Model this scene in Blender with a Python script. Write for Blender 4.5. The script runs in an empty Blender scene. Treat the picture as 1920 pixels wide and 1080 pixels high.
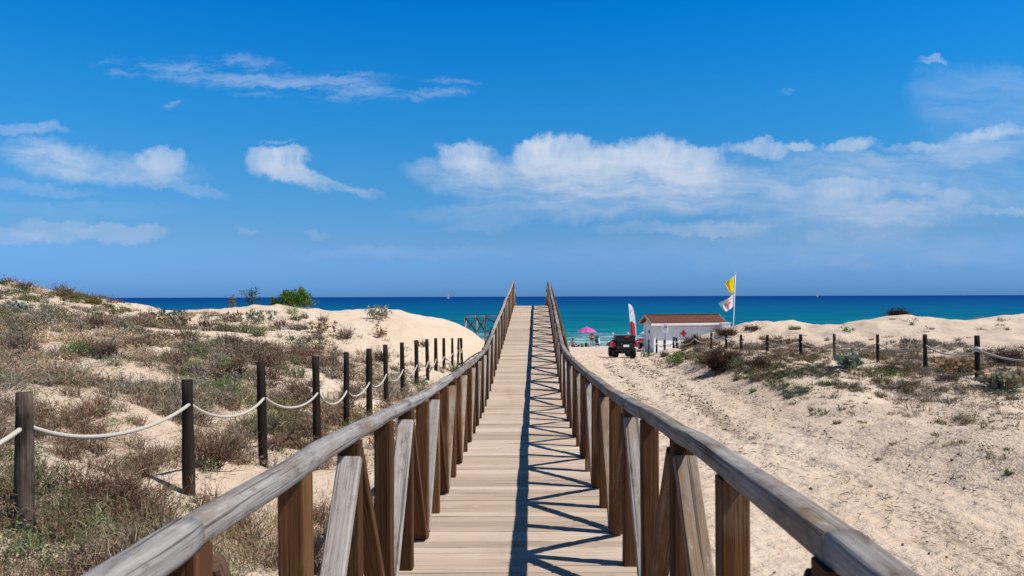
import bpy, bmesh, math, random
import numpy as np
from mathutils import Vector, Matrix, Euler
random.seed(7); RNG = np.random.default_rng(7)
S = bpy.context.scene; C = S.collection
PI = math.pi
EYE = 5.6                      # camera height above the sea (z = 0)
FPX, CX, CY, ROLL = 1400.0, 994.0, 556.0, 0.0031   # lens in photo pixels, where +Y meets the picture

SKY_SAT = 1.35
SKY_RAMP = [(0, (0.1, 0.2725, 0.83)), (0.0114, (0.112, 0.281, 0.8)), (0.0757, (0.2, 0.332, 0.5395)), (0.159, (0.21, 0.4565, 0.588)), (0.246, (0.1315, 0.56, 0.7)), (0.357, (0.015, 0.575, 0.8075)), (0.46, (0.03, 0.375, 0.55)), (0.6, (0.06, 0.2, 0.275)), (1, (0.09, 0.16, 0.19))]      # halved; doubled again below; stops above the view darkened to cut the sky fill
# px, py, half width, height above / below the core, intensity, hardness, slope
CLOUD_STREAK = [(250,125,95,24,22,.20,.97,-.1), (430,140,170,44,36,.25,.97,-.1), (650,158,180,36,36,.24,.97,-.05), (830,166,90,26,22,.23,.97,.05),
    (1755,121,34,12,12,.28,.95), (330,192,30,8,8,.2,.95), (520,260,45,6,6,.2,.95), (1480,175,22,6,6,.12,.95)]
CLOUD_VEIL = [(40,240,100,16,14,.36,.9), (90,285,110,35,60,.34,.95,-.1), (190,305,210,40,45,.46,.95,-.12), (330,345,120,10,16,.3,.95,-.2), (30,345,190,14,16,.25,.95,-.1),
    (620,346,120,9,13,.5,.95,-.2), (560,330,80,20,26,.4,.95,-.3), (850,320,110,30,60,.4,.95), (1000,330,230,50,80,.55,.95), (1180,330,250,66,95,.72,.95), (1330,345,220,46,70,.62,.95), (1620,395,260,24,44,.55,.95),
    (1560,300,220,25,60,.25,.95), (1850,262,160,20,60,.40,.95,.1), (1880,395,80,8,14,.5,.9), (1850,180,180,70,120,.20,.95), (1300,430,210,15,16,.42,.9), (1560,425,280,24,38,.36,.95),
    (1760,335,330,60,110,.30,.97), (1450,470,650,40,50,.14,.97), (1700,470,420,40,50,.14,.97), (760,470,260,16,20,.16,.95), (900,425,60,12,16,.2,.9), (120,385,280,14,30,.12,.95), (1000,400,300,20,26,.25,.95)]
CLOUD_PUFF = [(305,294,50,22,50,.50,.9), (500,288,44,22,44,.64,.85), (548,286,48,20,50,.66,.82), (545,318,66,24,26,.5,.95,-.35), (868,282,62,24,55,.66,.88), (905,322,60,24,34,.45,.95,-.3), (1000,282,44,22,55,.6,.85), (1052,276,70,32,65,.74,.85), (1130,300,70,40,60,.6,.9), (1235,277,90,28,75,.72,.88),
    (1310,290,70,22,70,.6,.9), (1430,278,75,17,24,.58,.92), (1505,280,34,10,13,.5,.85), (1600,272,65,15,17,.58,.92,.15), (1720,272,80,10,15,.3,.95), (1870,248,75,15,20,.42,.9,.15),
    (1600,352,95,15,36,.55,.9), (1460,362,44,11,26,.25,.95), (1530,368,90,15,20,.35,.95), (1715,352,60,15,26,.3,.95), (1785,368,44,14,30,.3,.95)]
CLOUD_LOW = [(110,425,100,20,32,.34,.7), (225,430,110,16,28,.34,.7), (30,438,90,12,22,.30,.8), (470,428,26,6,10,.2,.9), (590,436,36,6,9,.14,.9)]

# ------------------------------------------------------------------ camera
cam = bpy.data.cameras.new('camera'); co = bpy.data.objects.new('camera', cam); C.objects.link(co)
cam.sensor_width = 36; cam.lens = 36*FPX/1920
cam.shift_x = -(CX-960)/1920; cam.shift_y = (CY-540)/1920
cam.clip_start = .05; cam.clip_end = 80000
co.location = (0, 0, EYE)
co.rotation_euler = (Matrix.Rotation(PI/2, 3, 'X') @ Matrix.Rotation(-ROLL, 3, 'Z')).to_euler()
cam.dof.use_dof = True; cam.dof.focus_distance = 13; cam.dof.aperture_fstop = 6.3
S.camera = co
S.cycles.max_bounces = 5; S.cycles.diffuse_bounces = 2; S.cycles.glossy_bounces = 2; S.cycles.transmission_bounces = 2; S.cycles.transparent_max_bounces = 4; S.cycles.caustics_reflective = False; S.cycles.caustics_refractive = False
# ------------------------------------------------------------------ light
SUN = Vector((.742, -.235, 1.085)).normalized()
sl = bpy.data.lights.new('sun', 'SUN'); sl.energy = 5.0; sl.angle = math.radians(.5); sl.color = (1, .955, .88)
so = bpy.data.objects.new('sun', sl); C.objects.link(so)
so.rotation_euler = SUN.to_track_quat('Z', 'Y').to_euler(); so.location = (30, -10, 60)
S.view_settings.view_transform = 'Standard'; S.view_settings.look = 'None'
S.view_settings.exposure = 0; S.view_settings.gamma = 1; S.view_settings.use_curve_mapping = False

# ------------------------------------------------------------------ node helper: small expression language
class X:
    def __init__(s, nt, sock): s.nt, s.s = nt, sock
    def _m(s, op, *a, clamp=False):
        n = s.nt.nodes.new('ShaderNodeMath'); n.operation = op; n.use_clamp = clamp
        for i, v in enumerate((s,)+a):
            if isinstance(v, X): s.nt.links.new(v.s, n.inputs[i])
            else: n.inputs[i].default_value = v
        return X(s.nt, n.outputs[0])
    def __add__(s, o): return s._m('ADD', o)
    __radd__ = __add__
    def __sub__(s, o): return s._m('SUBTRACT', o)
    def __rsub__(s, o): return (s*-1)+o
    def __mul__(s, o): return s._m('MULTIPLY', o)
    __rmul__ = __mul__
    def __truediv__(s, o): return s._m('DIVIDE', o)
    def pow(s, o): return s._m('POWER', o)
    def max(s, o): return s._m('MAXIMUM', o)
    def min(s, o): return s._m('MINIMUM', o)
    def abs(s): return s._m('ABSOLUTE')
    def gt(s, o): return s._m('GREATER_THAN', o)
    def clamp(s): return s._m('ADD', 0.0, clamp=True)
    def step(s, a, b, lo=0.0, hi=1.0):     # smoothstep
        n = s.nt.nodes.new('ShaderNodeMapRange'); n.interpolation_type = 'SMOOTHSTEP'
        s.nt.links.new(s.s, n.inputs[0])
        for i, v in zip((1, 2, 3, 4), (a, b, lo, hi)): n.inputs[i].default_value = v
        return X(s.nt, n.outputs[0])
class NT:
    def __init__(s, nt): s.nt = nt
    def node(s, t, **k):
        n = s.nt.nodes.new(t)
        for a, v in k.items(): setattr(n, a, v)
        return n
    def set(s, sock, v):
        if isinstance(v, X): s.nt.links.new(v.s, sock)
        elif hasattr(v, 'is_output'): s.nt.links.new(v, sock)
        else:
            if isinstance(v, (tuple, list)) and sock.type == 'RGBA' and len(v) == 3: v = tuple(v)+(1,)
            sock.default_value = v
    def coord(s, which='Object'): return s.node('ShaderNodeTexCoord').outputs[which]
    def pos(s): return s.node('ShaderNodeNewGeometry').outputs['Position']
    def attr(s, name): return s.node('ShaderNodeAttribute', attribute_name=name)
    def map(s, v, scale=(1,1,1), loc=(0,0,0), rot=(0,0,0)):
        n = s.node('ShaderNodeMapping'); s.set(n.inputs[0], v)
        n.inputs[1].default_value = loc; n.inputs[2].default_value = rot; n.inputs[3].default_value = scale
        return n.outputs[0]
    def xyz(s, v):
        n = s.node('ShaderNodeSeparateXYZ'); s.set(n.inputs[0], v); return [X(s.nt, o) for o in n.outputs]
    def comb(s, *a):
        n = s.node('ShaderNodeCombineXYZ')
        for i, v in enumerate(a): s.set(n.inputs[i], v)
        return n.outputs[0]
    def noise(s, v, scale=1, detail=4, rough=.55, dist=0, col=False):
        n = s.node('ShaderNodeTexNoise'); s.set(n.inputs['Vector'], v)
        n.inputs['Scale'].default_value = scale; n.inputs['Detail'].default_value = detail
        n.inputs['Roughness'].default_value = rough; n.inputs['Distortion'].default_value = dist
        return n.outputs['Color'] if col else X(s.nt, n.outputs['Fac'])
    def voro(s, v, scale=1, feature='F1', out='Distance', rnd=1):
        n = s.node('ShaderNodeTexVoronoi', feature=feature); s.set(n.inputs['Vector'], v)
        n.inputs['Scale'].default_value = scale; n.inputs['Randomness'].default_value = rnd
        return X(s.nt, n.outputs[out])
    def mix(s, f, a, b, mode='MIX'):
        n = s.node('ShaderNodeMix', data_type='RGBA', blend_type=mode)
        s.set(n.inputs[0], f); s.set(n.inputs[6], a); s.set(n.inputs[7], b); return n.outputs[2]
    def ramp(s, f, stops):
        n = s.node('ShaderNodeValToRGB'); s.set(n.inputs[0], f)
        e = n.color_ramp.elements
        while len(e) < len(stops): e.new(.5)
        for el, (p, c) in zip(e, stops): el.position = p; el.color = tuple(c)+(1,)
        return n.outputs[0]
    def bump(s, h, strength=.5, dist=.02):
        n = s.node('ShaderNodeBump'); s.set(n.inputs['Height'], h)
        n.inputs['Strength'].default_value = strength; n.inputs['Distance'].default_value = dist
        return n.outputs[0]

# ------------------------------------------------------------------ sky
W = bpy.data.worlds.new('World'); S.world = W; W.use_nodes = True
W.cycles.sampling_method = "MANUAL"; W.cycles.sample_map_resolution = 512
nt = W.node_tree; nt.nodes.clear(); w = NT(nt)
sky = w.node('ShaderNodeTexSky', sky_type='NISHITA', sun_disc=False)
sky.sun_elevation = math.asin(SUN.z); sky.sun_rotation = math.atan2(SUN.x, SUN.y)
sky.altitude = 0; sky.air_density = 1.0; sky.dust_density = .4; sky.ozone_density = 3.0
BGS = .1
dx, dy, dz = w.xyz(w.coord('Generated'))
front = dy.max(.02)
uu = dx/front; vv = dz/front
# deeper, more saturated blue than the bare model, as polarised in the photograph
hs = w.node('ShaderNodeHueSaturation'); hs.inputs['Saturation'].default_value = SKY_SAT; w.set(hs.inputs['Color'], sky.outputs[0])
elev = dz.max(0.0)
grad = w.ramp(elev, SKY_RAMP)
skm = w.node('ShaderNodeVectorMath', operation='SCALE'); w.set(skm.inputs[0], w.mix(1.0, hs.outputs[0], grad, 'MULTIPLY')); skm.inputs['Scale'].default_value = 2.0
skycol = skm.outputs[0]
pv = w.comb(uu, vv, 0.0)
wn = w.node('ShaderNodeSeparateXYZ'); w.set(wn.inputs[0], w.noise(pv, 9, 6, .6, col=True))
wn2 = w.node('ShaderNodeSeparateXYZ'); w.set(wn2.inputs[0], w.noise(pv, 38, 5, .62, col=True))
wx = X(nt, wn.outputs[0])-.5; wy = X(nt, wn.outputs[1])-.5
wx2 = X(nt, wn2.outputs[0])-.5; wy2 = X(nt, wn2.outputs[1])-.5
wn3 = w.node('ShaderNodeSeparateXYZ'); w.set(wn3.inputs[0], w.noise(pv, 130, 4, .65, col=True))
ua = uu+wx*.07+wx2*.036+(X(nt, wn3.outputs[0])-.5)*.010; va = vv+wy*.034+wy2*.026+(X(nt, wn3.outputs[1])-.5)*.010
def puff(px, py, rx, up, down, inten, hard=.5, slope=0.0):
    """one tuft: crisp top (up), long veil underneath (down); sizes in thousandths of the view direction's tangent"""
    u0, v0 = (px-CX)/FPX, (CY-py)/FPX
    du = ua-u0; dv = va-v0
    if slope: dv = dv-du*slope
    a = du*(FPX/rx)
    b = (dv*(FPX/up)).max(dv*(-FPX/down))
    t = a*a+b*b
    return t.step(1.0, 1.0-hard, 0.0, inten)
groups = []
def cloud(puffs, fibre, soft=1.0):
    m = None
    for p in puffs:
        q = puff(*p); m = q if m is None else m+q-(m*q)
    groups.append((m*fibre).clamp())
fib = w.noise(w.map(w.comb(uu+wx*.08, vv+wy*.05, 0.0), (9, 34, 1), rot=(0, 0, .22)), 1, 7, .66).step(.28, .72, .25, 1.0)
fibv = w.noise(w.map(w.comb(uu+wx*.05, vv+wy*.02, 3.0), (34, 12, 1), rot=(0, 0, -.35)), 1, 6, .62).step(.2, .7, .45, 1.0)
streak = w.noise(w.map(w.comb(uu+wx2*.05, vv+wy2*.02, 7.0), (13, 62, 1), rot=(0, 0, .09)), 1, 6, .62).step(.40, .66, 0.0, 1.0)
cloud(CLOUD_STREAK, streak)
cloud(CLOUD_VEIL, fib)
cloud(CLOUD_PUFF, fibv)
cloud(CLOUD_LOW, w.noise(w.map(pv, (8, 26, 1)), 1, 5, .55).step(.2, .6, .5, 1.0))
tot = groups[0]
for g in groups[1:]: tot = tot+g-(tot*g)
fm = dy.gt(.03)
tot = (tot*fm).clamp()
# elsewhere in the sky (behind the camera) a few loose clouds
ccol = w.ramp(vv, [(0, (4.4, 5.3, 7.0)), (.10, (5.2, 6.0, 7.6)), (.22, (7.6, 8.1, 8.9)), (1, (7.8, 8.2, 8.9))])
fin = w.mix(tot, skycol, ccol)
bg = w.node('ShaderNodeBackground'); w.set(bg.inputs[0], fin); bg.inputs[1].default_value = BGS
w.set(w.node('ShaderNodeOutputWorld').inputs[0], bg.outputs[0])

# ------------------------------------------------------------------ materials
def mat(name, fn):
    m = bpy.data.materials.new(name); m.use_nodes = True
    m.node_tree.nodes.clear(); n = NT(m.node_tree)
    o = n.node('ShaderNodeOutputMaterial')
    sh = fn(n)
    n.set(o.inputs[0], sh); return m
def pbr(n, col, rough=.8, spec=.3, normal=None, metal=0, sub=0):
    p = n.node('ShaderNodeBsdfPrincipled')
    n.set(p.inputs['Base Color'], col); n.set(p.inputs['Roughness'], rough)
    p.inputs['Specular IOR Level'].default_value = spec; p.inputs['Metallic'].default_value = metal
    if normal is not None: n.set(p.inputs['Normal'], normal)
    return p.outputs[0]
def plain(name, c, rough=.6, spec=.4, var=.12, scale=12, metal=0):
    def f(n):
        v = n.noise(n.coord(), scale, 4)
        d = tuple(x*(1-var) for x in c); l = tuple(min(1, x*(1+var)) for x in c)
        return pbr(n, n.mix(v.step(.3, .7), d, l), rough, spec, metal=metal)
    return mat(name, f)
def wood(name, dark, mid, light, grey, greyness, rough=.85, knots=True, mott=0, sandy=0):
    """grain runs along the third component of the 'gr' attribute (metres)"""
    def f(n):
        g = n.attr('gr').outputs['Vector']; t = X(n.nt, n.attr('tone').outputs['Fac'])
        ri = X(n.nt, n.node('ShaderNodeObjectInfo').outputs['Random'])
        off = n.comb(0.0, 0.0, ri*57.0+t*31.0)
        a = n.node('ShaderNodeVectorMath', operation='ADD'); n.set(a.inputs[0], g); n.set(a.inputs[1], off)
        v = a.outputs[0]
        fine = n.noise(n.map(v, (95, 95, 2.2)), 1, 5, .65, .4)
        broad = n.noise(n.map(v, (11, 11, 1.1)), 1, 4, .6)
        patch = n.noise(n.map(v, (5, 5, 2.3)), 1, 5, .65)
        col = n.ramp(fine*.55+broad*.45, [(.25, dark), (.5, mid), (.78, light)])
        col = n.mix((patch*1.0+(ri-.5)*.35+(t-.5)*(.22 if mott == 1 else .5)+greyness-.5).step(.35, .68), col, n.ramp(fine, [(.25, tuple(x*.55 for x in grey)), (.6, grey), (.85, tuple(min(1, x*1.15) for x in grey))]))
        br = ri*.75+.58 if mott == 2 else t*.42+.78
        k = n.mix(1.0, col, n.comb(br, br, br), 'MULTIPLY')
        if mott == 2:
            st_ = n.noise(n.map(v, (150, 150, 1.2)), 1, 3, .6); k = n.mix(st_.step(.50, .62)*.35, k, tuple(x*1.1 for x in dark)); k = n.mix(n.noise(n.map(v, (16, 16, 2.6)), 1, 5, .7).step(.54, .72)*.55, k, tuple(x*1.6 for x in dark))
        if mott == 1:
            mo = n.noise(n.map(v, (26, 26, 9)), 1, 6, .72)
            k = n.mix(mo.step(.50, .74)*.75, k, tuple(x*.75 for x in dark)); k = n.mix(mo.step(.44, .28)*.55, k, tuple(min(1, x*1.35) for x in grey))
        crack = n.noise(n.map(v, (60, 60, .8)), 1, 2, .5).step(*((.605, .665) if mott == 1 else (.64, .72)))
        k = n.mix(crack*.6, k, tuple(x*.25 for x in dark))
        if knots:
            kn = n.voro(n.map(v, (6, 6, 1.6)), 1).step(.10, .03)
            k = n.mix(kn*.55, k, tuple(x*.4 for x in dark))
        if sandy:
            gx = n.xyz(g)[2]; ed = n.noise(n.pos(), 2.3, 5, .65)+(n.noise(n.pos(), 30, 3)-.5)*.35
            k = n.mix(ed.step(.60, .74)*.55, k, (.62,.48,.35)); k = n.mix(n.noise(n.map(n.pos(), (1, .35, 1)), 1.7, 5, .6).step(.55, .75)*.30, k, (.30,.22,.165))
        return pbr(n, k, rough, .2, n.bump(fine-crack*.8, .8 if mott else .5, .006))
    return mat(name, f)
M = {}
M['deck'] = wood('deck_wood', (.32,.235,.165), (.52,.40,.30), (.64,.52,.40), (.58,.485,.40), .44, sandy=1)
M['rail'] = wood('weathered_rail_wood', (.085,.055,.035), (.20,.14,.09), (.35,.265,.185), (.36,.335,.315), .68, mott=1)
M['post'] = wood('brown_post_wood', (.026,.011,.005), (.115,.050,.018), (.27,.135,.052), (.26,.175,.11), .24, mott=2)
M['brace_pale'] = wood('lit_bleached_brace_wood', (.17,.10,.055), (.30,.20,.125), (.42,.32,.235), (.40,.36,.325), .58, mott=1)  # sunlit tone of braces leaning away, painted in along with their bleaching
M['brace'] = wood('shaded_brace_wood', (.022,.009,.005), (.085,.036,.014), (.20,.10,.042), (.19,.13,.09), .22, mott=2)  # shaded tone of braces leaning towards the camera, painted into the wood
M['pile'] = wood('dark_fence_wood', (.006,.005,.004), (.022,.016,.012), (.075,.050,.033), (.14,.105,.08), .24, mott=2)
M['stake'] = wood('pale_stake_wood', (.16,.11,.07), (.28,.21,.15), (.38,.30,.23), (.34,.31,.28), .5)

def rope_fn(c):
    def f(n):
        g = n.attr('gr').outputs['Vector']
        x, y, z = n.xyz(g)
        tw = (x*1.0+z*48.0)
        s = tw._m('FRACT'); s = (s-.5).abs()*2
        v = n.noise(n.pos(), 60, 3)
        return pbr(n, n.mix(s*.35+v*.3, tuple(k*.62 for k in c), c), .9, .1, n.bump(s, .5, .006))
    return f
M['rope'] = mat('cream_rope', rope_fn((.72,.66,.55)))
M['rope_grey'] = mat('grey_rope', rope_fn((.58,.54,.50)))

def leafmat(name, rough=.7, tr=.25):
    def f(n):
        c = n.attr('Col').outputs['Color']
        d = n.node('ShaderNodeBsdfDiffuse'); n.set(d.inputs[0], c)
        t = n.node('ShaderNodeBsdfTranslucent'); n.set(t.inputs[0], c)
        m = n.node('ShaderNodeMixShader'); m.inputs[0].default_value = tr
        n.set(m.inputs[1], d.outputs[0]); n.set(m.inputs[2], t.outputs[0]); return m.outputs[0]
    return mat(name, f)
M['leaf'] = leafmat('foliage'); M['twig'] = leafmat('dry_twigs', tr=.12)

def sand_fn(n):
    p = n.pos(); x, y, z = n.xyz(p)
    big = n.noise(p, .35, 4); mid = n.noise(p, 2.2, 5, .6); fine = n.noise(p, 45, 4, .7); grain = n.noise(p, 260, 2, .6)
    col = n.mix(big.step(.3, .7), (.665,.512,.378), (.72,.582,.45))
    col = n.mix(mid.step(.48, .78)*.55, col, (.50,.345,.235))
    col = n.mix(fine.step(.55, .75)*.25, col, (.40,.28,.19))
    col = n.mix(grain.step(.3, .7)*.25, col, (.66,.53,.41))
    # litter: dead stalks and dark grit, thick in the scrub (attribute 'litter') and thin on the path
    lit = X(n.nt, n.attr('litter').outputs['Fac'])
    deb = n.noise(n.map(p, (14, 14, 14)), 1, 5, .75)
    deb2 = n.noise(n.map(p, (42, 20, 20), rot=(0, 0, .5)), 1, 4, .7)
    dm = ((deb+lit*.24).step(.66, .80)*.75).max((deb2+lit*.22).step(.70, .80)*.8)
    col = n.mix(dm, col, n.mix(n.noise(p, 6, 3).step(.35, .65), (.115,.078,.055), (.20,.15,.10)))
    # wet sand at the waterline
    col = n.mix((z+n.noise(p, .5, 3)*.12).step(.32, .10), col, (.25,.19,.13))
    tr = X(n.nt, n.attr('trod').outputs['Fac'])
    foot = n.voro(n.map(n.node_add(p, n.noise(p, 2.5, 3, col=True), .25), (2.9, 2.3, 2.5)), 1, 'SMOOTH_F1')
    foot2 = n.voro(n.map(n.node_add(p, n.noise(p, 5, 3, col=True), .12), (5.5, 4.5, 5)), 1, 'SMOOTH_F1')
    ripple = n.noise(n.map(p, (1.5, 7, 3), rot=(0, 0, .3)), 1, 3)
    h = (foot.min(.55)*1.0+foot2.min(.5)*.6)*tr*.105+n.noise(p, 3.5, 5, .6)*.05+fine*.012+ripple*.02+grain*.003+n.noise(p, 14, 4, .6)*.03
    b = n.node('ShaderNodeBump'); n.set(b.inputs['Height'], h); b.inputs['Strength'].default_value = 1; b.inputs['Distance'].default_value = 1.0
    return pbr(n, col, .95, .12, b.outputs[0])
def node_add(s, v, nz, k):
    a = s.node('ShaderNodeVectorMath', operation='MULTIPLY_ADD'); s.set(a.inputs[0], nz); a.inputs[1].default_value = (k, k, k); s.set(a.inputs[2], v); return a.outputs[0]
NT.node_add = node_add
M['sand'] = mat('dune_sand', sand_fn)

def sea_fn(n):
    p = n.pos(); x, y, z = n.xyz(p)
    k = (y.max(1)).pow(-1.0)*82.0                       # 1 at the waterline, 0 far out: shoals to deep water
    band = n.noise(n.map(p, (.004, .02, 1)), 1, 4, .6)-.5
    col = n.ramp(k+band*.10*k.pow(.5), SEA_RAMP)
    # light and dark of the waves put into the water colour as mottling
    wv = n.noise(n.map(p, (.05, .35, 1)), 1, 6, .65)
    col = n.mix(wv.step(.42, .62)*.55, col, n.mix(k.step(.02, .3, .12, .5), col, (.0,.20,.27)))
    col = n.mix(n.noise(n.map(p, (.018, .09, 1)), 1, 5, .6).step(.46, .66)*.55, col, (.0,.045,.13))
    # broken foam lines near the beach
    lx = x+n.noise(n.map(p, (.06, .06, 1)), 1, 3)*8.0
    nz = n.noise(n.map(n.node_add(p, n.noise(n.map(p, (.3, .3, 1)), 1, 3, col=True), 1.6), (.14, .95, 1)), 1, 7, .72)
    near = k.step(.50, .93)
    foam = (nz+near*.17).step(.62, .74)*near
    caps = n.noise(n.map(p, (.22, 1.7, 1)), 1, 6, .7).step(.62, .76)*k.step(.16, .5)*.55
    edge = (y+n.noise(n.map(p, (.25, .02, 1)), 1, 4)*2.4).step(83.8, 83.2)
    foam = foam.max(caps).max(edge*.8)
    col = n.mix(foam*.8, col, (.62,.68,.72))
    far = n.noise(n.map(p, (.012, .10, 1)), 1, 5, .6)
    h = n.noise(n.map(p, (.7, 2.4, 1)), 1, 6, .62)*.16+n.noise(n.map(p, (.12, .5, 1)), 1, 3)*.5
    b = n.node('ShaderNodeBump'); n.set(b.inputs['Height'], h); b.inputs['Strength'].default_value = .55; b.inputs['Distance'].default_value = 1.0
    d = n.node('ShaderNodeBsdfDiffuse'); n.set(d.inputs[0], col); n.set(d.inputs['Normal'], b.outputs[0])
    gl = n.node('ShaderNodeBsdfGlossy'); n.set(gl.inputs['Normal'], b.outputs[0]); gl.inputs['Roughness'].default_value = .32
    mx = n.node('ShaderNodeMixShader'); mx.inputs[0].default_value = .03
    n.set(mx.inputs[1], d.outputs[0]); n.set(mx.inputs[2], gl.outputs[0]); return mx.outputs[0]
SEA_RAMP = [(0.0, (.000,.026,.165)), (.045, (.000,.044,.195)), (.22, (.000,.088,.215)), (.45, (.000,.124,.200)), (.72, (.004,.172,.205)), (.90, (.05,.23,.22)), (1.0, (.17,.27,.21))]
M['sea'] = mat('sea_water', sea_fn)
M['white'] = plain('white_paint', (.87,.87,.87), .55, .3, .05, 5)
M['roof'] = plain('brown_red_roofing', (.155,.062,.043), .85, .15, .22, 9)
M['soffit'] = plain('tan_board', (.46,.34,.25), .8, .2, .08)
M['red'] = plain('red_enamel', (.50,.012,.015), .3, .5, .1)
M['redcross'] = plain('red_sign_paint', (.72,.012,.02), .5, .3, .04)
M['redcloth'] = plain('red_cloth', (.36,.008,.025), .75, .2, .15, 6)
M['black'] = plain('black_plastic', (.010,.010,.012), .5, .4, .2)
M['tyre'] = plain('tyre_rubber', (.013,.013,.014), .85, .2, .25, 20)
M['metal'] = plain('grey_metal', (.42,.44,.47), .4, .5, .1, metal=.6)
M['steel_pole'] = plain('pale_pole_paint', (.60,.62,.65), .45, .4, .05)
M['rim'] = plain('dull_rim', (.22,.24,.28), .5, .5, .15)
def cloth(name, c, tr=.3):
    def f(n):
        v = n.noise(n.coord(), 5, 3)
        col = n.mix(v.step(.3, .7), tuple(x*.9 for x in c), c)
        d = n.node('ShaderNodeBsdfDiffuse'); n.set(d.inputs[0], col)
        t = n.node('ShaderNodeBsdfTranslucent'); n.set(t.inputs[0], col)
        m = n.node('ShaderNodeMixShader'); m.inputs[0].default_value = tr
        n.set(m.inputs[1], d.outputs[0]); n.set(m.inputs[2], t.outputs[0]); return m.outputs[0]
    return mat(name, f)
M['yellow'] = cloth('yellow_flag_cloth', (.86,.66,.02)); M['flagwhite'] = cloth('white_flag_cloth', (.80,.80,.80))
M['flagteal'] = cloth('teal_flag_cloth', (.22,.50,.55)); M['flagred'] = cloth('faded_red_cloth', (.80,.20,.22))
M['pink'] = cloth('pink_parasol_cloth', (.80,.20,.56), .4); M['paleblue'] = cloth('pale_parasol_cloth', (.70,.78,.88), .3)
M['banner'] = cloth('white_banner_cloth', (.70,.76,.82), .35); M['bannerred'] = cloth('red_banner_cloth', (.42,.012,.03), .25)
M['inkgrey'] = plain('faded_print', (.34,.33,.36), .8, .1); M['inkdark'] = plain('dark_print', (.05,.05,.06), .8, .1); M['inkpink'] = plain('pale_red_print', (.55,.2,.22), .8, .1)
M['skin'] = plain('sunburnt_skin', (.52,.25,.15), .6, .3, .06); M['hair'] = plain('dark_hair', (.035,.02,.013), .7, .3)
M['bikini'] = plain('dark_swimwear', (.02,.02,.03), .8, .2); M['bikinib'] = plain('orange_swimwear', (.7,.23,.08), .8, .2)
M['towel'] = plain('dark_green_towel', (.035,.085,.075), .95, .1, .3); M['navy'] = plain('navy_fabric', (.02,.03,.07), .9, .1, .3); M['greenbag'] = plain('green_fabric', (.13,.28,.07), .9, .1, .2)
M['greybag'] = plain('grey_fabric', (.33,.33,.36), .9, .1, .2); M['boathull'] = plain('boat_hull', (.7,.72,.75), .4, .4); M['sail'] = cloth('sail_cloth', (.85,.86,.88))
M['blueink'] = plain('dark_blue_print', (.06,.05,.16), .8, .1)

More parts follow.
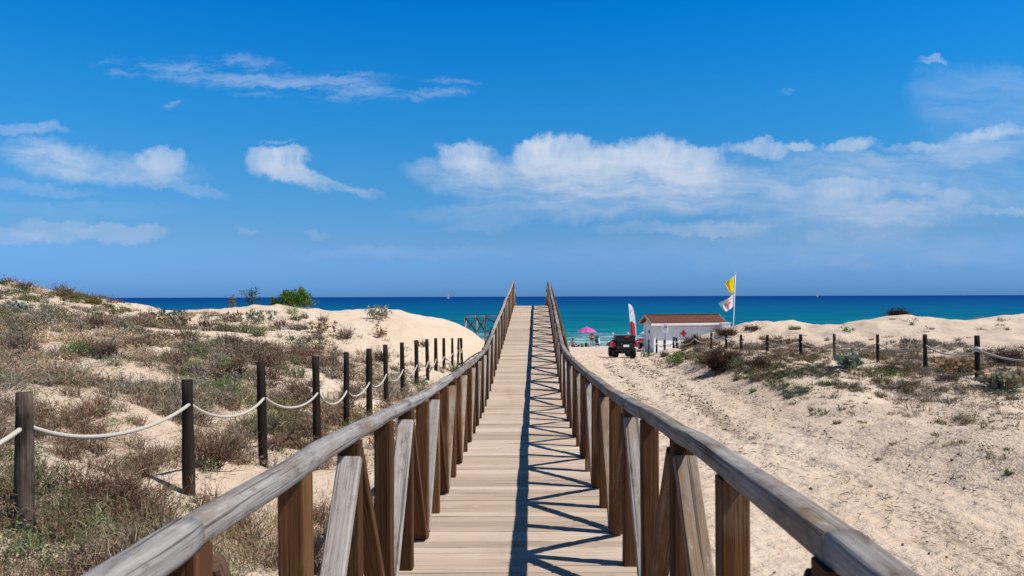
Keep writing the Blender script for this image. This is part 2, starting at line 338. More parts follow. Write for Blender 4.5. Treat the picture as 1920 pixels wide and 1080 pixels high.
# ------------------------------------------------------------------ object helpers
def tag(o, label=None, cat=None, group=None, kind=None):
    for k, v in (('label', label), ('category', cat), ('group', group), ('kind', kind)):
        if v: o[k] = v
    return o
def thing(name, loc, label, cat, group=None, rz=0):
    o = bpy.data.objects.new(name, None); C.objects.link(o); o.location = loc; o.rotation_euler = (0, 0, rz); o.empty_display_size = .2
    return tag(o, label, cat, group)
def link(name, me, parent=None, material=None, loc=None):
    o = bpy.data.objects.new(name, me); C.objects.link(o)
    if material is not None: me.materials.clear(); me.materials.append(material)
    if parent is not None: o.parent = parent
    if loc is not None: o.location = loc
    return o
def copy_tree(o, parent=None):
    c = o.copy(); C.objects.link(c)
    if parent is not None: c.parent = parent
    for ch in list(o.children): copy_tree(ch, c)
    return c
class MB:
    """collects shapes with grain coordinates and a tone per piece"""
    def __init__(s): s.v, s.f, s.g, s.t, s.sm = [], [], [], [], []
    def add(s, vs, fs, gs=None, tone=.5, smooth=False):
        b = len(s.v); s.v += [tuple(v) for v in vs]; s.f += [tuple(i+b for i in f) for f in fs]
        s.g += [tuple(g) for g in (gs if gs is not None else vs)]; s.t += [tone]*len(vs); s.sm += [smooth]*len(fs)
    def loft(s, rings, grs=None, tone=.5, smooth=True, caps=True, close=True):
        n = len(rings[0]); vs = [p for r in rings for p in r]; fs = []
        for i in range(len(rings)-1):
            for j in range(n if close else n-1):
                k = (j+1) % n; fs.append((i*n+j, i*n+k, (i+1)*n+k, (i+1)*n+j))
        if caps: fs += [tuple(range(n-1, -1, -1)), tuple((len(rings)-1)*n+j for j in range(n))]
        s.add(vs, fs, [g for r in grs for g in r] if grs else None, tone, smooth)
    def beam(s, p0, p1, w, h, up=(0,0,1), ch=.006, tone=None, nseg=1, wob=0):
        """chamfered timber from p0 to p1, w across, h along up"""
        p0, p1 = Vector(p0), Vector(p1); d = (p1-p0); L = d.length; d.normalize()
        a = d.cross(Vector(up)).normalized(); u = a.cross(d).normalized()
        W2, H2 = w/2, h/2; c = min(ch, W2*.45, H2*.45)
        sec = [(W2, -H2+c), (W2, H2-c), (W2-c, H2), (-W2+c, H2), (-W2, H2-c), (-W2, -H2+c), (-W2+c, -H2), (W2-c, -H2)] if c > 0 else [(W2, -H2), (W2, H2), (-W2, H2), (-W2, -H2)]
        t = random.random() if tone is None else tone; o = random.random()*40
        rings, grs = [], []
        for i in range(nseg+1):
            k = i/nseg; q = p0+d*(L*k)
            if wob: q = q+a*random.uniform(-wob, wob)+u*random.uniform(-wob, wob)
            rings.append([q+a*x+u*y for x, y in sec]); grs.append([(x, y, o+L*k) for x, y in sec])
        s.loft(rings, grs, t, smooth=False)
    def tube(s, pts, r, n=8, tone=.5, caps=True, rf=None, flat=1.0, sq=1.0):
        pts = [Vector(p) for p in pts]; rings, grs = [], []; L = 0; o = random.random()*40
        a = None
        for i, p in enumerate(pts):
            d = (pts[min(i+1, len(pts)-1)]-pts[max(i-1, 0)]).normalized()
            if a is None:
                a = d.cross(Vector((0,0,1)));
                if a.length < .05: a = d.cross(Vector((0,1,0)))
            a = (a-d*a.dot(d)).normalized(); u = a.cross(d)
            if i: L += (p-pts[i-1]).length
            rr = (rf(i/(len(pts)-1)) if rf else 1)*r
            ring, gr = [], []
            for j in range(n):
                q = 2*PI*j/n; cs, sn = math.cos(q), math.sin(q)
                if sq != 1: cs, sn = math.copysign(abs(cs)**sq, cs), math.copysign(abs(sn)**sq, sn)
                ring.append(p+a*cs*rr+u*sn*rr*flat); gr.append((cs*rr, sn*rr, o+L))
            rings.append(ring); grs.append(gr)
        s.loft(rings, grs, tone, True, caps)
    def box(s, lo, hi, tone=.5):
        x0, y0, z0 = lo; x1, y1, z1 = hi
        s.add([(x0,y0,z0),(x1,y0,z0),(x1,y1,z0),(x0,y1,z0),(x0,y0,z1),(x1,y0,z1),(x1,y1,z1),(x0,y1,z1)],
              [(0,3,2,1),(4,5,6,7),(0,1,5,4),(1,2,6,5),(2,3,7,6),(3,0,4,7)], None, tone)
    def mesh(s, name, bevel=0):
        me = bpy.data.meshes.new(name); me.from_pydata(s.v, [], s.f)
        me.polygons.foreach_set('use_smooth', s.sm)
        at = me.attributes.new('gr', 'FLOAT_VECTOR', 'POINT'); at.data.foreach_set('vector', np.array(s.g, dtype=np.float32).ravel())
        at = me.attributes.new('tone', 'FLOAT', 'POINT'); at.data.foreach_set('value', np.array(s.t, dtype=np.float32))
        if bevel:
            bm = bmesh.new(); bm.from_mesh(me); bmesh.ops.remove_doubles(bm, verts=bm.verts, dist=1e-5)
            bmesh.ops.bevel(bm, geom=list(bm.edges), offset=bevel, segments=2, affect='EDGES', profile=.5, clamp_overlap=True)
            bm.to_mesh(me); bm.free()
        me.update(); return me
    def build(s, name, material, parent=None, bevel=0, loc=None): return link(name, s.mesh(name, bevel), parent, material, loc)
def np_mesh(name, V, F, col=None, smooth=False):
    me = bpy.data.meshes.new(name); V = np.asarray(V, dtype=np.float32); F = np.asarray(F, dtype=np.int32); k = F.shape[1]
    me.vertices.add(len(V)); me.vertices.foreach_set('co', V.ravel())
    me.loops.add(F.size); me.loops.foreach_set('vertex_index', F.ravel())
    me.polygons.add(len(F)); me.polygons.foreach_set('loop_start', np.arange(0, F.size, k, dtype=np.int32))
    me.polygons.foreach_set('loop_total', np.full(len(F), k, dtype=np.int32))
    me.polygons.foreach_set('use_smooth', np.full(len(F), smooth))
    if col is not None:
        a = me.attributes.new('Col', 'FLOAT_COLOR', 'POINT'); cc = np.ones((len(V), 4), dtype=np.float32); cc[:, :3] = col
        a.data.foreach_set('color', cc.ravel())
    me.update(); return me

# ------------------------------------------------------------------ terrain
def hor(px): return CY-(px-CX)*ROLL
def px2(px, py, Y):            # a pixel of the photograph at distance Y: world x, drop below the eye
    return (px-CX-(py-CY)*ROLL*0)*Y/FPX, (py-hor(px))*Y/FPX
PTS = [(-1,-12,1.8),(3,-12,1.85),(-1,0,1.85),(2,0,1.9),(1.2,5,2.08),(1.2,10,2.32),(1.2,15,2.52),(3,15,2.5),(1.2,20,2.68),(3.5,20,2.68),(1.5,30,2.95),(4,30,2.92),
 (3,39,3.15),(5.5,39,3.17),(3,50,3.65),(6.5,50,3.7),(3,65,4.5),(10,65,4.5),(3,82.5,5.6),(-20,82.5,5.6),(25,82.5,5.6),(60,82.5,5.6),(-60,82.5,5.6),(3,97,6.7),(60,97,6.7),(-60,97,6.7),
 (-20,65,4.5),(-60,65,4.4),(35,65,4.5),(60,65,4.4),(60,54,3.5),(-60,55,3.2),
 (-3.4,5,1.63),(-3.4,7.4,1.94),(-3.4,9.5,2.2),(-3.4,11.9,2.33),(-3.4,15.8,2.5),(-3.4,20,2.62),(-3.4,25,2.78),(-3.4,29.4,2.98),(-3.4,33,3.15),(-3.4,37,3.3),
 (-1.6,5,1.86),(-1.6,8,2.1),(-1.6,10,2.22),(-1.6,15,2.48),(-1.6,20,2.68),(-1.6,30,3.02),(-1.3,37,3.35),(-1.3,43,3.35),(-2.4,2,1.7),(-3.4,1,1.45),(-6,1,1.1),(-12,0,.8),(-30,0,.2),(-30,-12,.3),(-10,-12,1.0),(-60,0,0),(-60,30,-.6),(-40,30,-.8),(-40,12,-.4),(-30,16,-.2),
 (-8,50,3.4),(-15,50,3.2),(-25,50,3.0),(-40,50,2.2),(-1.5,50,3.6),(-4.2,47.5,3.3),
 (20,-12,1.8),(8,0,2.0),(15,0,1.9),(20,10,1.95),(20,20,1.95),(30,30,1.9),(40,20,1.6),(40,42,1.2),(60,0,1.8),(60,20,1.5),(60,42,1.2),(10,5,2.02),
 (7.3,44,3.5),(7.7,46,3.6),(8.3,48,3.7),(6.8,48,3.65),(9.2,48.4,3.72),(14,52,3.75),(25,52,3.6),(40,52,3.2),(10.5,47.2,3.45),(8.6,48.6,3.68),(12,52,3.75),(10,55,3.95),
 (12.0,30,2.68),(11.4,31.5,2.72),(10.9,34.5,2.9),(9.9,37.8,2.98),(8.8,39.8,3.12),(8.0,41.5,3.33),(7.2,42.3,3.45),(6.6,42.5,3.48),(9.4,15.7,1.98),(10.75,20.3,2.2),(11.8,25.3,2.42),(11.7,28.6,2.58)]
for px, py, Y in [(0,850,6.2),(0,750,8.5),(200,750,10),(0,700,11),(200,700,13),(400,700,15),(600,700,19),(0,650,15),(200,650,18),(400,650,21),(600,650,25),(750,650,29),
  (0,600,21),(150,600,24),(300,610,28),(400,605,31),(600,612,33),(700,612,36),(800,620,37),(845,632,39),
  (0,533,30),(90,547,31),(150,553,32),(200,569,34),(240,585,36),(300,588,36),(380,587,38),(450,577,39),(500,574,40),(550,572,40),(590,581,41),(640,583,41),(690,581,42),(730,578,42),(765,593,42),(850,603,43),(885,619,43),(905,640,43),
  (1920,950,7.5),(1560,830,11.5),(1400,740,18),(1310,700,25),(1250,688,31),(1920,800,12),(1920,720,16),
  (1260,652,43.2),(1300,632,44),(1350,620,44.5),(1420,613,45),(1490,614,45),(1540,621,44),(1590,617,43),(1640,604,42),(1700,605,42),(1760,608,42),(1800,612,42),(1850,603,41),(1920,608,41),(1500,645,37),(1700,645,34),(1880,650,30)]:
    x, d = px2(px, py, Y); PTS.append((x, Y, d))
P = np.array(PTS, dtype=float)
def tps_k(r2): return np.where(r2 > 1e-12, .5*r2*np.log(np.maximum(r2, 1e-12)), 0)
SC = 10.0
_n = len(P); A_ = P[:, :2]/SC
K_ = tps_k(((A_[:, None]-A_[None])**2).sum(-1))+np.eye(_n)*.004
Q_ = np.hstack([np.ones((_n, 1)), A_])
sol = np.linalg.solve(np.block([[K_, Q_], [Q_.T, np.zeros((3, 3))]]), np.concatenate([P[:, 2], np.zeros(3)]))
_tab = np.random.default_rng(3).random((256, 256))
def vn(x, y):
    xi = np.floor(x).astype(int); yi = np.floor(y).astype(int); fx = x-xi; fy = y-yi
    fx = fx*fx*(3-2*fx); fy = fy*fy*(3-2*fy); g = lambda a, b: _tab[a & 255, b & 255]
    return (g(xi, yi)*(1-fx)+g(xi+1, yi)*fx)*(1-fy)+(g(xi, yi+1)*(1-fx)+g(xi+1, yi+1)*fx)*fy-.5
def fbm(x, y, o=4):
    s = 0; a = 1.0
    for i in range(o): s = s+a*vn(x*2**i+17*i, y*2**i+9*i); a *= .5
    return s
def sstep(a, b, x): t = np.clip((x-a)/(b-a), 0, 1); return t*t*(3-2*t)
def path_edge(y):              # right-hand edge of the trodden track
    return np.interp(y, [0, 7.5, 11.5, 18, 25, 31, 39, 43, 50], [5.2, 4.9, 4.6, 5.1, 5.5, 5.6, 6.3, 7, 12])
def trod_mask(x, y):
    return sstep(-.3, .5, x-.2)*sstep(.9, -.6, x-path_edge(y))*sstep(-30, -2, y)*sstep(75, 60, y)
def height(x, y):
    x = np.asarray(x, float); y = np.asarray(y, float); sh = np.broadcast(x, y).shape
    x = np.broadcast_to(x, sh).ravel(); y = np.broadcast_to(y, sh).ravel()
    cx = np.clip(x, -58, 58)/SC; cy = np.clip(y, -12, 112)/SC; out = np.empty(len(x))
    for i in range(0, len(x), 20000):
        a = np.stack([cx[i:i+20000], cy[i:i+20000]], 1)
        r2 = ((a[:, None]-A_[None])**2).sum(-1)
        out[i:i+20000] = tps_k(r2)@sol[:_n]+sol[_n]+a@sol[_n+1:]
    tr = trod_mask(x, y); dune = (1-tr)*sstep(56, 50, y)*sstep(-.4, -1.6, np.where(x < 0, x, -99*(x > 1)))
    nz = fbm(x*.55, y*.55, 3)*.16+fbm(x*1.7+5, y*1.7, 3)*.075
    z = EYE-out+nz*dune+tr*(fbm(x*2.2, y*1.8, 3)*.045+fbm(x*.4, y*.4, 2)*.05)
    e_ = x-path_edge(y); bank = sstep(-.5, 1.2, e_)*(.46-.30*sstep(1.2, 4.5, e_))*sstep(1, 1.5, x)*sstep(3, 11, y)*sstep(42, 37, y)*(1+1.5*vn(x*.45+y*.21, y*.42)+.6*vn(x*1.1+3, y*.9))
    for bx_, by_, bh_, bs_ in ((19.6, 41.8, .30, 1.7), (26.2, 40.8, .30, 1.6), (17.2, 43.6, -.30, 1.3), (23.8, 42, -.16, 1.5), (13.4, 44.8, .12, .9), (15.6, 44.6, .16, .8), (29.5, 41, .2, 1.5)): bank = bank+bh_*np.exp(-((x-bx_)**2+((y-by_)*.7)**2)/bs_**2)
    for o_ in (1.0, 2.35): bank = bank-.045*np.exp(-((e_+o_+.5*vn(y*.3+o_*9, y*0))/.16)**2)*sstep(3, 6, y)*sstep(42, 36, y)
    z = z+bank+sstep(30, 35, y)*sstep(-2, -4, x)*sstep(48, 45, y)*(fbm(x*.62+7, y*.5, 4)*.19)+sstep(3, 6, e_)*sstep(1, 2, x)*sstep(37, 40, y)*sstep(47, 44, y)*(fbm(x*.42+3, y*.3, 3)*.42)
    under = sstep(1.25, .95, np.abs(x))*sstep(16, 10, y)          # ground kept clear of the deck
    return (z-under*.12).reshape(sh)
def at(px, py, y0=2.0, y1=60.0):
    """where a ray through a pixel of the photograph first meets the sand"""
    Y = np.geomspace(y0, y1, 700); x = (px-CX)/FPX*Y; z = EYE-(py-hor(px))/FPX*Y
    h = height(x, Y); k = np.argmax(z < h)
    if not (z < h).any(): k = int(np.argmin(np.where(Y > 15, z-h, 9)))
    return Vector((x[k], Y[k], h[k]))
xs = np.arange(-27, 30.01, .13); g = np.geomspace(.2, 400, 34).cumsum()
xs = np.concatenate([-27-g[::-1], xs, 30+g])
ys = np.concatenate([-3-np.geomspace(.2, 60, 22).cumsum()[::-1], np.arange(-3, 47, .13), np.arange(47, 114, .5)])
XX, YY = np.meshgrid(xs, ys); ZZ = height(XX, YY)
V = np.stack([XX, YY, ZZ], -1).reshape(-1, 3); nx, ny = len(xs), len(ys)
I = (np.arange(ny-1)[:, None]*nx+np.arange(nx-1)[None]).ravel()
me = np_mesh('sand_ground', V, np.stack([I, I+1, I+nx+1, I+nx], 1), smooth=True)
BARE = []
for px_, py_, w_, h_ in [(245,712,95,26),(110,655,50,12),(415,632,90,20),(560,705,45,40),(160,890,60,22),(620,740,40,30),(430,905,40,25),(330,655,40,20),(300,780,60,14),(90,745,40,10),(80,800,40,12),(215,985,40,22),(250,600,40,8),(500,640,60,16),(690,650,70,22),(130,575,40,6),(20,560,30,6),(480,790,36,22),(380,745,30,10)]:
    q_ = at(px_, py_, 2.5); k_ = q_.y/FPX; BARE.append((q_.x, q_.y, w_*k_, max(w_*k_*.8, h_*k_*3.0)))
def scrub_density(x, y):
    """how thick the scrub grows: heavy on the left slope and round the right-hand fence, none on the track and the bare dune faces"""
    d = np.zeros_like(x)
    px = CX+x/np.maximum(y, .5)*FPX
    left = sstep(-1.0, -1.7, x)*(.66+1.25*fbm(x*.38+3, y*.30+8, 3))
    for bx_, by_, rx_, ry_ in BARE: left = left*(1-.92*np.exp(-(((x-bx_)/rx_)**2+((y-by_)/ry_)**2)**1.5))
    bare = sstep(23, 31, y)*sstep(-21, -15.5, x)*.95              # open sand below the crest
    bare = np.maximum(bare, sstep(33, 36, y)*sstep(-8.5, -7, x))
    left = left*(1-bare)*sstep(41.5, 39, y)
    e = x-path_edge(y)
    fx = np.interp(y, [5, 15.7, 20.3, 25.3, 31.5, 34.5, 37.8, 42], [7.5, 9.4, 10.75, 11.8, 11.4, 10.9, 9.9, 7])
    band = np.exp(-((x-fx-1.2)/2.6)**2)*sstep(8, 16, y)
    low = sstep(.3, 2.5, e)*.30*sstep(44, 40, y)
    right = sstep(0, .8, e)*(np.maximum(band, low)+.75*fbm(x*.5+40, y*.4, 3)*sstep(.1, .5, band+low))
    right = right*sstep(1.0, 2.0, x)*sstep(43, 37, y)
    return np.clip(np.where(x < 0, left, right), 0, 1)
lit = np.clip(scrub_density(V[:, 0], V[:, 1])+trod_mask(V[:, 0], V[:, 1])*(V[:, 1] < 42)*sum(w_*np.exp(-((V[:, 0]-path_edge(V[:, 1])+o_+.5*vn(V[:, 1]*.3+o_*9, V[:, 1]*0))/.22)**2) for o_, w_ in ((.1,.5), (1.0,.62), (1.45,.42), (2.3,.3)))+.05*trod_mask(V[:, 0], V[:, 1]), 0, 1)
a = me.attributes.new('litter', 'FLOAT', 'POINT'); a.data.foreach_set('value', lit.astype(np.float32))
a = me.attributes.new('trod', 'FLOAT', 'POINT'); a.data.foreach_set('value', np.maximum(trod_mask(V[:, 0], V[:, 1]), .12).astype(np.float32))
tag(link('sand_ground', me, None, M['sand']), kind='structure')

# ------------------------------------------------------------------ sea
ys = np.concatenate([np.arange(80, 150, .45), np.geomspace(150, 60000, 130)]); xs = np.concatenate([-90-np.geomspace(4, 30000, 26)[::-1], np.arange(-90, 90.1, 1.2), 90+np.geomspace(4, 30000, 26)])
XX, YY = np.meshgrid(xs, ys)
def swell(x, y):
    b = 0
    for yc, hh, wd, sd in ((85.6,.14,.7,1.0),(89.5,.26,1.1,4.0),(95,.20,1.3,7.0),(102,.16,1.6,2.0),(112,.16,2,5.0),(126,.16,2.4,9.0)):
        yy = y-yc-1.4*vn(x*.07+sd, 0*x+sd)*2
        b = b+hh*np.clip(.35+1.3*vn(x*.05+3*sd, 0*x+2*sd)+.5, 0, 1)*np.exp(-(np.where(yy < 0, yy/.55, yy)/wd)**2)
    return b
ZZ = swell(XX, YY)+sstep(82, 88, YY)*sstep(170, 140, YY)*fbm(XX*.5, YY*.8, 3)*.05
V = np.stack([XX, YY, ZZ], -1).reshape(-1, 3); nx, ny = len(xs), len(ys)
I = (np.arange(ny-1)[:, None]*nx+np.arange(nx-1)[None]).ravel()
tag(link('sea', np_mesh('sea', V, np.stack([I, I+1, I+nx+1, I+nx], 1), smooth=True), None, M['sea']), kind='structure')

# ------------------------------------------------------------------ boardwalk
def deckD(y): return float(np.interp(y, [-3,1.66,2.8,4.3,5,6,8.5,11.6,14.0,14.9,15.8,17,33,34.4,35.6,37,41.5,43,49], [1.60,1.628,1.665,1.76,1.81,1.875,1.985,2.095,2.15,2.155,2.10,1.99,.53,.42,.50,.80,2.2,2.5,2.52]))
def walkx(y): return float(np.interp(y, [0, 15, 33], [-.083, -.083, .09]))
HW, RH = .70, 1.085          # half the clear width, rail centre above the deck
bw = thing('boardwalk', (0, 0, 0), 'long weathered wooden boardwalk with railings dipping then rising over the dune to the sea', 'boardwalk')
mb = MB(); y = -2.2
while y < 49:
    wd = .138; zc = EYE-deckD(y); s = (deckD(y)-deckD(y+.1))/.1
    d = Vector((0, 1, s)).normalized(); u = Vector((0, -d.z, d.y)); e0, e1 = random.uniform(-.012, .012), random.uniform(-.012, .012)
    c = Vector((walkx(y), y, zc-.02+random.uniform(-.0025, .0025))); tl = random.uniform(-.002, .002)
    mb.beam(c+Vector((-HW-.13-float(np.interp(y, [5, 15, 34], [0, .06, .09]))+e0, random.uniform(-.003,.003), tl)), c+Vector((HW+.13+e1, random.uniform(-.003,.003), -tl)), wd, .04, u, .005, random.betavariate(1.1, 1.1), nseg=5, wob=.0018)
    y += (wd+random.choice((.012, .016, .022)))*d.y
mb.build('deck', M['deck'], bw)
# beams under the deck, and cross bearers
mb = MB()
for s in (-1, 1):
    ysn = [-2.2, 2, 5, 8, 11, 14, 15.4, 17, 21, 25, 29, 33, 34.5, 36, 38, 41.5, 43, 48.9]
    for a, b in zip(ysn, ysn[1:]):
        mb.beam((walkx(a)+s*.72, a, EYE-deckD(a)-.125), (walkx(b)+s*.72, b, EYE-deckD(b)-.125), .09, .16, ch=.004)
mb.build('bearer', M['post'], bw)
yend = 48.6
def rail_posts(side):
    y = 2.46 if side > 0 else 2.52; sp = .86 if side > 0 else .81; out = [y-2*sp, y-sp]
    while y < 34.2: out.append(y); y += sp
    while y < yend: out.append(y); y += 1.25
    return out
# one post and the two sorts of brace are modelled once and copied
def post_mesh():
    m = MB(); m.beam((0, 0, -.16), (0, 0, RH-.03), .094, .094, (0, 1, 0), .007, .5, nseg=4, wob=.0015); return m.mesh('post')
post_me = post_mesh(); post_me.materials.append(M['post'])
for side in (-1, 1):
    py = rail_posts(side); X_ = lambda y: walkx(y)+(HW+.052 if side > 0 else -float(np.interp(y, [2.5, 5, 8.3, 15, 34], [.704, .745, .785, .83, .865])))
    m = MB(); k = 0
    while k < len(py)-1:                      # logs span four bays and butt over a post
        e = min(k+(1 if k == 0 else 4), len(py)-1); pts, n = [], 12
        jx, jz = (0, .001) if k < 2 else (random.uniform(-.008, .008), random.uniform(-.006, .006))
        for i in range(n+1):
            y = py[k]+(py[e]-py[k])*i/n
            if k == 0 and i == 0: y -= .9
            zc = EYE-deckD(y)+RH
            if i in (0, n): zc = EYE-deckD(y)+RH
            pts.append((X_(y)+jx+random.uniform(-.003, .003), y+(.004 if i == 0 and k else 0)-(.004 if i == n else 0), zc+jz+random.uniform(-.003, .003)))
        ph = random.random()*6
        m.tube(pts, .044 if k == 0 else .0415, 24, .5 if k < 2 else random.random(), rf=lambda t, ph=ph: 1+.05*math.sin(7*t+ph)+random.uniform(-.025, .025), flat=.92, sq=.42 if side > 0 else .78)
        k = e
    rail = m.build('railing', M['rail'], bw)
    rail.data.name = 'railing'
    for i, y in enumerate(py):
        o = link('post', post_me, rail); dz = 0
        o.location = (X_(y), y, EYE-deckD(y)); o.rotation_euler = (random.uniform(-.008,.008), random.uniform(-.008,.008), random.choice((0, PI))+random.uniform(-.03, .03))
    for i in range(len(py)-1):
        # bays alternate: even posts carry the feet of both braces, odd posts their heads
        a, b = py[i], py[i+1]; even = (i % 2 == 0); foot, head = (a, b) if even else (b, a)
        z0, z1 = EYE-deckD(foot)+.03, EYE-deckD(head)+RH-.09
        dirn = 1 if head > foot else -1
        f = Vector((X_(foot)-side*0, foot+dirn*.075, z0)); h = Vector((X_(head), head-dirn*.075, z1))
        m = MB(); d = h-f; L = d.length
        m.beam((0, 0, 0), (0, 0, L), .098, .05, (0, 1, 0), .006, random.random(), nseg=3, wob=.001)
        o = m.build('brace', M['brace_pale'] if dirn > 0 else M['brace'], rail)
        o.location = f; o.rotation_euler = d.to_track_quat('Z', 'X').to_euler()
        # turn the broad face across the walk
        q = Matrix((Vector((1,0,0)), d.normalized().cross(Vector((1,0,0))).normalized(), d.normalized())).transposed()
        o.rotation_euler = q.to_euler()
# raking struts outside the railing and legs down to the sand where the walk climbs clear of it
for side in (-1, 1):
    ylist = [y for y in np.arange(15.4, 43.5, .86)]
    for y in ylist:
        zc = EYE-deckD(y); xo = walkx(y)+side*(HW+.13); xe = walkx(y)+side*(HW+.46)+(0 if side > 0 else -.08)
        m = MB(); m.beam((xe, y, zc-.16), (walkx(y)+side*(HW+.135)+(0 if side > 0 else -.105), y, zc+RH-.14), .07, .05, (0, 1, 0), .004, nseg=2)
        m.build('strut', M['post'], bw)
    for y in ylist[1::2]:
        if side > 0: 
            zc = EYE-deckD(y); m = MB(); m.beam((walkx(y)-HW-.52, y, zc-.26), (walkx(y)+HW+.52, y, zc-.26), .11, .10, (0, 0, 1), .005); m.build('cross_bearer', M['post'], bw)
        gx = walkx(y)+side*.74; gz = float(height(gx, y)); zc = EYE-deckD(y)-.31
        if zc-gz > .15:
            m = MB(); m.beam((gx, y+.11, gz-.3), (gx, y+.11, zc+.09), .12, .12, (0, 1, 0), .006, nseg=3); m.build('leg', M['post'], bw)
# ------------------------------------------------------------------ side platform and its railing beyond the crest, left
t = thing('platform_railing', (-2.6, 46, EYE-2.5), 'grey post and rail fence with crossed braces behind the bare dune, left of the boardwalk', 'railing')
def loc(p): return Vector(p)-Vector((-2.6, 46, EYE-2.5))
pp = [(-.95, 44.9), (-2.75, 45.6), (-3.32, 46.1), (-4.05, 46.6)]
tops = []
for x, y in pp:
    gz = float(height(x, y)); top = EYE-(1.18+.05*(y-45)); tops.append(Vector((x, y, top)))
    m = MB(); m.tube([loc((x, y, gz-.4)), loc((x, y, (gz+top)/2)), loc((x, y, top))], .062, 10, random.random()); m.build('post', M['stake'], t)
m = MB()
for a, b in zip(tops, tops[1:]): m.tube([loc(a+Vector((0,0,.02))), loc((a+b)/2+Vector((0,0,.015))), loc(b+Vector((0,0,.02)))], .042, 8, random.random())
m.build('handrail', M['rail'], t)
for a, b in zip(tops, tops[1:]):
    for fl in (0, 1):
        p, q = (a, b) if fl else (b, a)
        m = MB(); o = Vector((0, .045 if fl else -.045, 0)); m.beam(loc(p+o+Vector((0,0,-.06))), loc(q+o+Vector((0,0,-.95))), .05, .07, ch=.004); m.build('brace', M['post'], t)

# ------------------------------------------------------------------ rope fences
def pile(parent, x, y, top, r=.066, lean=(0, 0), material=None, rnd=None):
    gz = float(height(x, y)); m = MB(); n = 9
    pts = [(lean[0]*(k/n), lean[1]*(k/n), -.35+(top-gz+.35)*k/n) for k in range(n+1)]
    ph = random.random()*9
    m.tube(pts, r, 12, random.random(), rf=lambda t: 1.08-.13*t+.05*math.sin(9*t+ph)+random.uniform(-.035, .035))
    v = m.v
    for i in range(len(v)-12, len(v)): v[i] = (v[i][0]*1.0, v[i][1], v[i][2]+random.uniform(-.006, .006))
    o = m.build('post', material or M['pile'], parent); o.location = Vector((x, y, gz))-parent.location
    return Vector((x+lean[0], y+lean[1], top))
def rope(parent, a, b, sag, r, material, skew=0):
    m = MB(); n = 26; pts = []
    for k in range(n+1):
        q = k/n; qq = q+skew*q*(1-q)
        s = (math.cosh(3*(qq-.5))-math.cosh(1.5))/(1-math.cosh(1.5))
        pts.append(a.lerp(b, q)-Vector((0, 0, sag*s))-parent.location)
    m.tube(pts, r, 8, .5); m.build('rope', material, parent)
def knot(parent, p, r, rr, material):
    m = MB(); pts = [(p.x+math.cos(q)*r, p.y+math.sin(q)*r, p.z+.012*math.sin(q*2)) for q in np.linspace(0, 2*PI, 17)]
    m.tube([Vector(q)-parent.location for q in pts], rr, 7, .5, False); m.build('rope_knot', material, parent)
fl = thing('rope_fence', (-3.4, 5, EYE-1.7), 'dark round posts strung with sagging cream rope up the left side of the boardwalk', 'fence')
XL = [(-250,800,820),(45,735,797),(354,712,757),(494,678,745),(595,668,735),(649,661,732),(692,654,716),(724,646,700),(755,642,692),(781,638,684),(802,636,677),(817,634,672),(832,634,668),(848,634,662),(858,634,655),(866,634,652)]
prev = None
for i, (px, ty, ry) in enumerate(XL):
    Y = 4760/(994-px); 
    if i >= 13: Y = 33.6+(i-13)*1.1
    x = (px-CX)*Y/FPX; top = EYE-(ty-hor(px))*Y/FPX
    if i == 0: Y, x = 2.7, -3.4; top = EYE-.55
    gz = float(height(x, Y))
    if top-gz < .30: top = gz+.30
    p = pile(fl, x, Y, top, .058+random.uniform(-.005, .006), (random.uniform(-.05,.05)*min(1, i*.3), random.uniform(-.03,.03)))
    rz = EYE-(ry-hor(px))*Y/FPX if i else EYE-.72
    rz = min(max(rz, gz+.2), top-.1)
    q = Vector((x+.01, Y, rz))
    if prev is not None: rope(fl, prev, q, .20+random.uniform(-.03, .05), .0175, M['rope'], random.uniform(-.2, .2))
    prev = q
fr = thing('rope_fence', (9.4, 15.7, EYE-2), 'slim dark posts with thin grey rope on the right dune, curving to the hut', 'fence')
XR = [(2250,640,12.2),(2030,635,13.8),(1833,629,15.7),(1735.5,627,20.3),(1646,627,25.3),(1565,626,28.6),(1501,627,31.5),(1438,628,34.5),(1390,628,36.5),(1361,626,37.8),(1333,624,38.8),(1303,627,39.8),(1272,633,40.5),(1263,632,41.5),(1246,637,42),(1231,636,42.3),(1216,636,42.1)]
prev = None
for i, (px, ty, Y) in enumerate(XR):
    x = (px-CX)*Y/FPX; top = EYE-(ty-hor(px))*Y/FPX; gz = float(height(x, Y))
    if top-gz < .55: top = gz+.7
    p = pile(fr, x, Y, top, .052+random.uniform(-.004, .006)+(.012 if 5 < i < 15 else 0), ((-.12 if px == 1272 else random.uniform(-.03,.03)), random.uniform(-.02,.02)))
    q = Vector((p.x, Y-.06, top-(.30 if i < 9 else .22)))
    if px == 1833: knot(fr, q+Vector((0, .06, .03)), .068, .028, M['flagwhite']); knot(fr, q+Vector((0, .06, -.02)), .066, .026, M['rope'])
    if prev is not None: rope(fr, prev, q, .17+random.uniform(0, .07), .021 if i < 9 else .024, M['rope_grey'] if i < 9 else M['rope'])
    prev = q
# low pale stakes with a cord at the end of that fence
for k, (px, py_, ty, Y) in enumerate([(1207, 668, 651, 41.2)]):
    x = (px-CX)*Y/FPX; gz = float(height(x, Y))
    st = thing('wooden_stake', (x, Y, gz), 'short pale wooden stake in front of the red vehicle beside the hut', 'stake')
    m = MB(); m.tube([(0,0,-.3),(.01,0,.2),(.0,0,.62)], .05, 9, .6); m.build('shaft', M['stake'], st)
    m = MB(); m.tube([(0,0,.62),(0,0,.66)], .045, 9, .2); m.build('tip', M['pile'], st)

